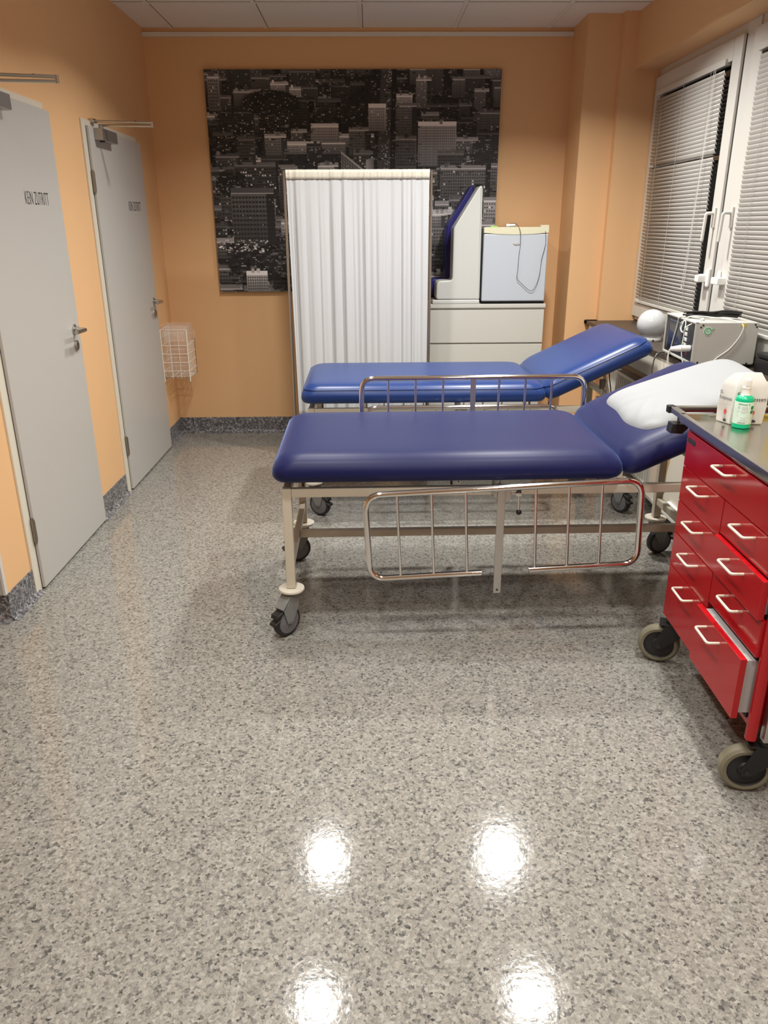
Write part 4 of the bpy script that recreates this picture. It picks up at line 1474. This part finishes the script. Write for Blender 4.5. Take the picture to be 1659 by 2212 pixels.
def pack_face(org, ex, wd_, narrow):
    """printing on one face; ex runs along the face"""
    F_ = lambda u, v: frame_mtx(Vector(org) + Vector(ex).normalized() * u + Vector((0, 0, v)), ex, (0, 0, 1))
    s_ = narrow
    text_mesh('ES-', 0.017, 'lettering', M['ink'], pk, F_(wd_ * 0.10, 0.093), s_, 0.0002)
    text_mesh('Kompressen', 0.017, 'lettering', M['ink'], pk, F_(wd_ * 0.10, 0.077), s_, 0.0002)
    ln = MB()
    for k, (a, b_) in enumerate(((0.10, 0.72), (0.10, 0.66), (0.10, 0.55), (0.10, 0.70), (0.10, 0.40))):
        mm_ = F_(wd_ * a, 0.070 - 0.005 * k)
        ln.box(0, wd_ * (b_ - a), 0, 0.0010, -0.0001, 0.0003, mtx=mm_)
    ln.build('fine_print', M['greyprint'], pk)
    rd = MB()
    rd.lathe([(0.0085, 0.0), (0.0085, 0.0006)], 24)
    rd.build('red_dot', M['reddot'], pk, xf=F_(wd_ * 0.62, 0.040) @ Matrix.Diagonal((s_, 1, 1, 1)))
    gp_ = MB().box(-0.011, 0.006, -0.016, 0.002, 0, 0.0004)
    gp_.build('grey_square', M['greyprint'], pk, xf=F_(wd_ * 0.50, 0.036) @ Matrix.Diagonal((s_, 1, 1, 1)) @ Matrix.Rotation(R(20), 4, 'Z'))
    ov = MB().lathe([(0.0115, 0.0), (0.0115, 0.0006)], 28)
    ov.build('black_oval', M['ink'], pk, xf=F_(wd_ * 0.66, 0.012) @ Matrix.Diagonal((s_, 0.42, 1, 1)))


pack_face((0.0, -0.0036, 0), (1, 0, 0), pw, 1.0)
dl = Vector((0.022, -pd_, 0))
pack_face(Vector((-0.0215, pd_ - 0.003, 0)) + Vector((-0.0038, -0.0014, 0)), dl, dl.length, 0.58)

bt = thing('spray_bottle', 'green spray bottle with white nozzle standing on the steel cart top', 'bottle', (1.171, 2.340, TZ))
br_ = 0.0275
MB().lathe([(br_ - 0.003, 0.0), (br_, 0.003), (br_, 0.088), (br_ - 0.001, 0.094), (br_ - 0.006, 0.100), (0.015, 0.103), (0.013, 0.105)], 40).build('bottle_body', M['green'], bt)
MB().lathe([(br_ + 0.0004, 0.015), (br_ + 0.0006, 0.016), (br_ + 0.0006, 0.083), (br_ + 0.0004, 0.084)], 40).build('label_sleeve', M['label'], bt)
MB().lathe([(0.0150, 0.103), (0.0150, 0.106), (0.0135, 0.1065), (0.0130, 0.124), (0.0145, 0.1245), (0.0145, 0.128)], 28).build('cap_collar', M['plug'], bt)
nz_ = MB()
nz_.lathe([(0.0125, 0.128), (0.0120, 0.150), (0.0105, 0.1545), (0.006, 0.156)], 24)
nz_.box(-0.0095, 0.0085, -0.0135, -0.002, 0.131, 0.152, 0.003)
nz_.build('spray_nozzle', M['plug'], bt)


def wrap_text(body, size, z, ang0, mt, depth=0.0003):
    t = text_mesh(body, size, 'lettering', mt, bt, Matrix.Identity(4), 0.9, depth)
    xs = [v.co.x for v in t.data.vertices]
    mid = (min(xs) + max(xs)) / 2
    for v in t.data.vertices:
        a = ang0 + (v.co.x - mid) / br_
        rr = br_ + 0.0008 + v.co.z
        v.co = Vector((rr * math.cos(a), rr * math.sin(a), z + v.co.y))


FA = R(-115)
wrap_text('Softasept N', 0.0075, 0.0755, FA, M['greendot'])
wrap_text('B BRAUN', 0.0055, 0.0175, FA - 0.05, M['ink'])
fp = MB()
random.seed(2)
for (a0, a1, z) in [(-0.65, -0.35, 0.070 - 0.0022 * k) for k in range(4)] + [(-0.2, 0.45, 0.069 - 0.0024 * k) for k in range(5)] + [(-0.25, 0.55, 0.055), (-0.25, 0.5, 0.0525), (-0.25, 0.2, 0.050), (-0.7, -0.45, 0.056), (-0.7, -0.4, 0.0535), (-0.7, -0.5, 0.047), (-0.7, -0.45, 0.040), (-0.3, 0.5, 0.035), (-0.3, 0.5, 0.0275), (-0.3, 0.45, 0.0245), (-0.1, 0.3, 0.031)]:
    n = 8
    r1 = br_ + 0.0009
    lo_, up = [], []
    for k in range(n + 1):
        a = FA + a0 + (a1 - a0) * k / n
        lo_.append(fp.bm.verts.new((r1 * math.cos(a), r1 * math.sin(a), z)))
        up.append(fp.bm.verts.new((r1 * math.cos(a), r1 * math.sin(a), z + 0.0009)))
    for k in range(n):
        fp.bm.faces.new((lo_[k], lo_[k + 1], up[k + 1], up[k]))
fp.build('fine_print', M['greyprint'], bt)
for z in (0.0675, 0.054):
    a = FA + 0.98
    n_ = Vector((math.cos(a), math.sin(a), 0))
    mm_ = frame_mtx(n_ * (br_ - 0.0012) + Vector((0, 0, z)), (-n_.y, n_.x, 0), (0, 0, 1))
    MB().lathe([(0.0062, 0.0), (0.0062, 0.0024)], 24).build('green_dot', M['greendot'], bt, xf=mm_)

# yellow sharps container beyond the picture edge, its lid loop reaches in
yc = thing('sharps_container', 'yellow sharps container on the cart at the right picture edge', 'container', (1.365, 2.42, TZ))
MB().lathe([(0.046, 0.0), (0.050, 0.004), (0.056, 0.115), (0.052, 0.118)], 36).build('container_body', M['yellow'], yc)
MB().lathe([(0.058, 0.112), (0.058, 0.119), (0.030, 0.124)], 36).build('white_collar', M['plug'], yc)
MB().tube([(-0.058 + 0.032 * math.cos(R(a)), -0.01 + 0.030 * math.sin(R(a)), 0.124) for a in range(0, 360, 20)], 0.0045, 8, closed=True).build('lid_loop', M['yellow'], yc)
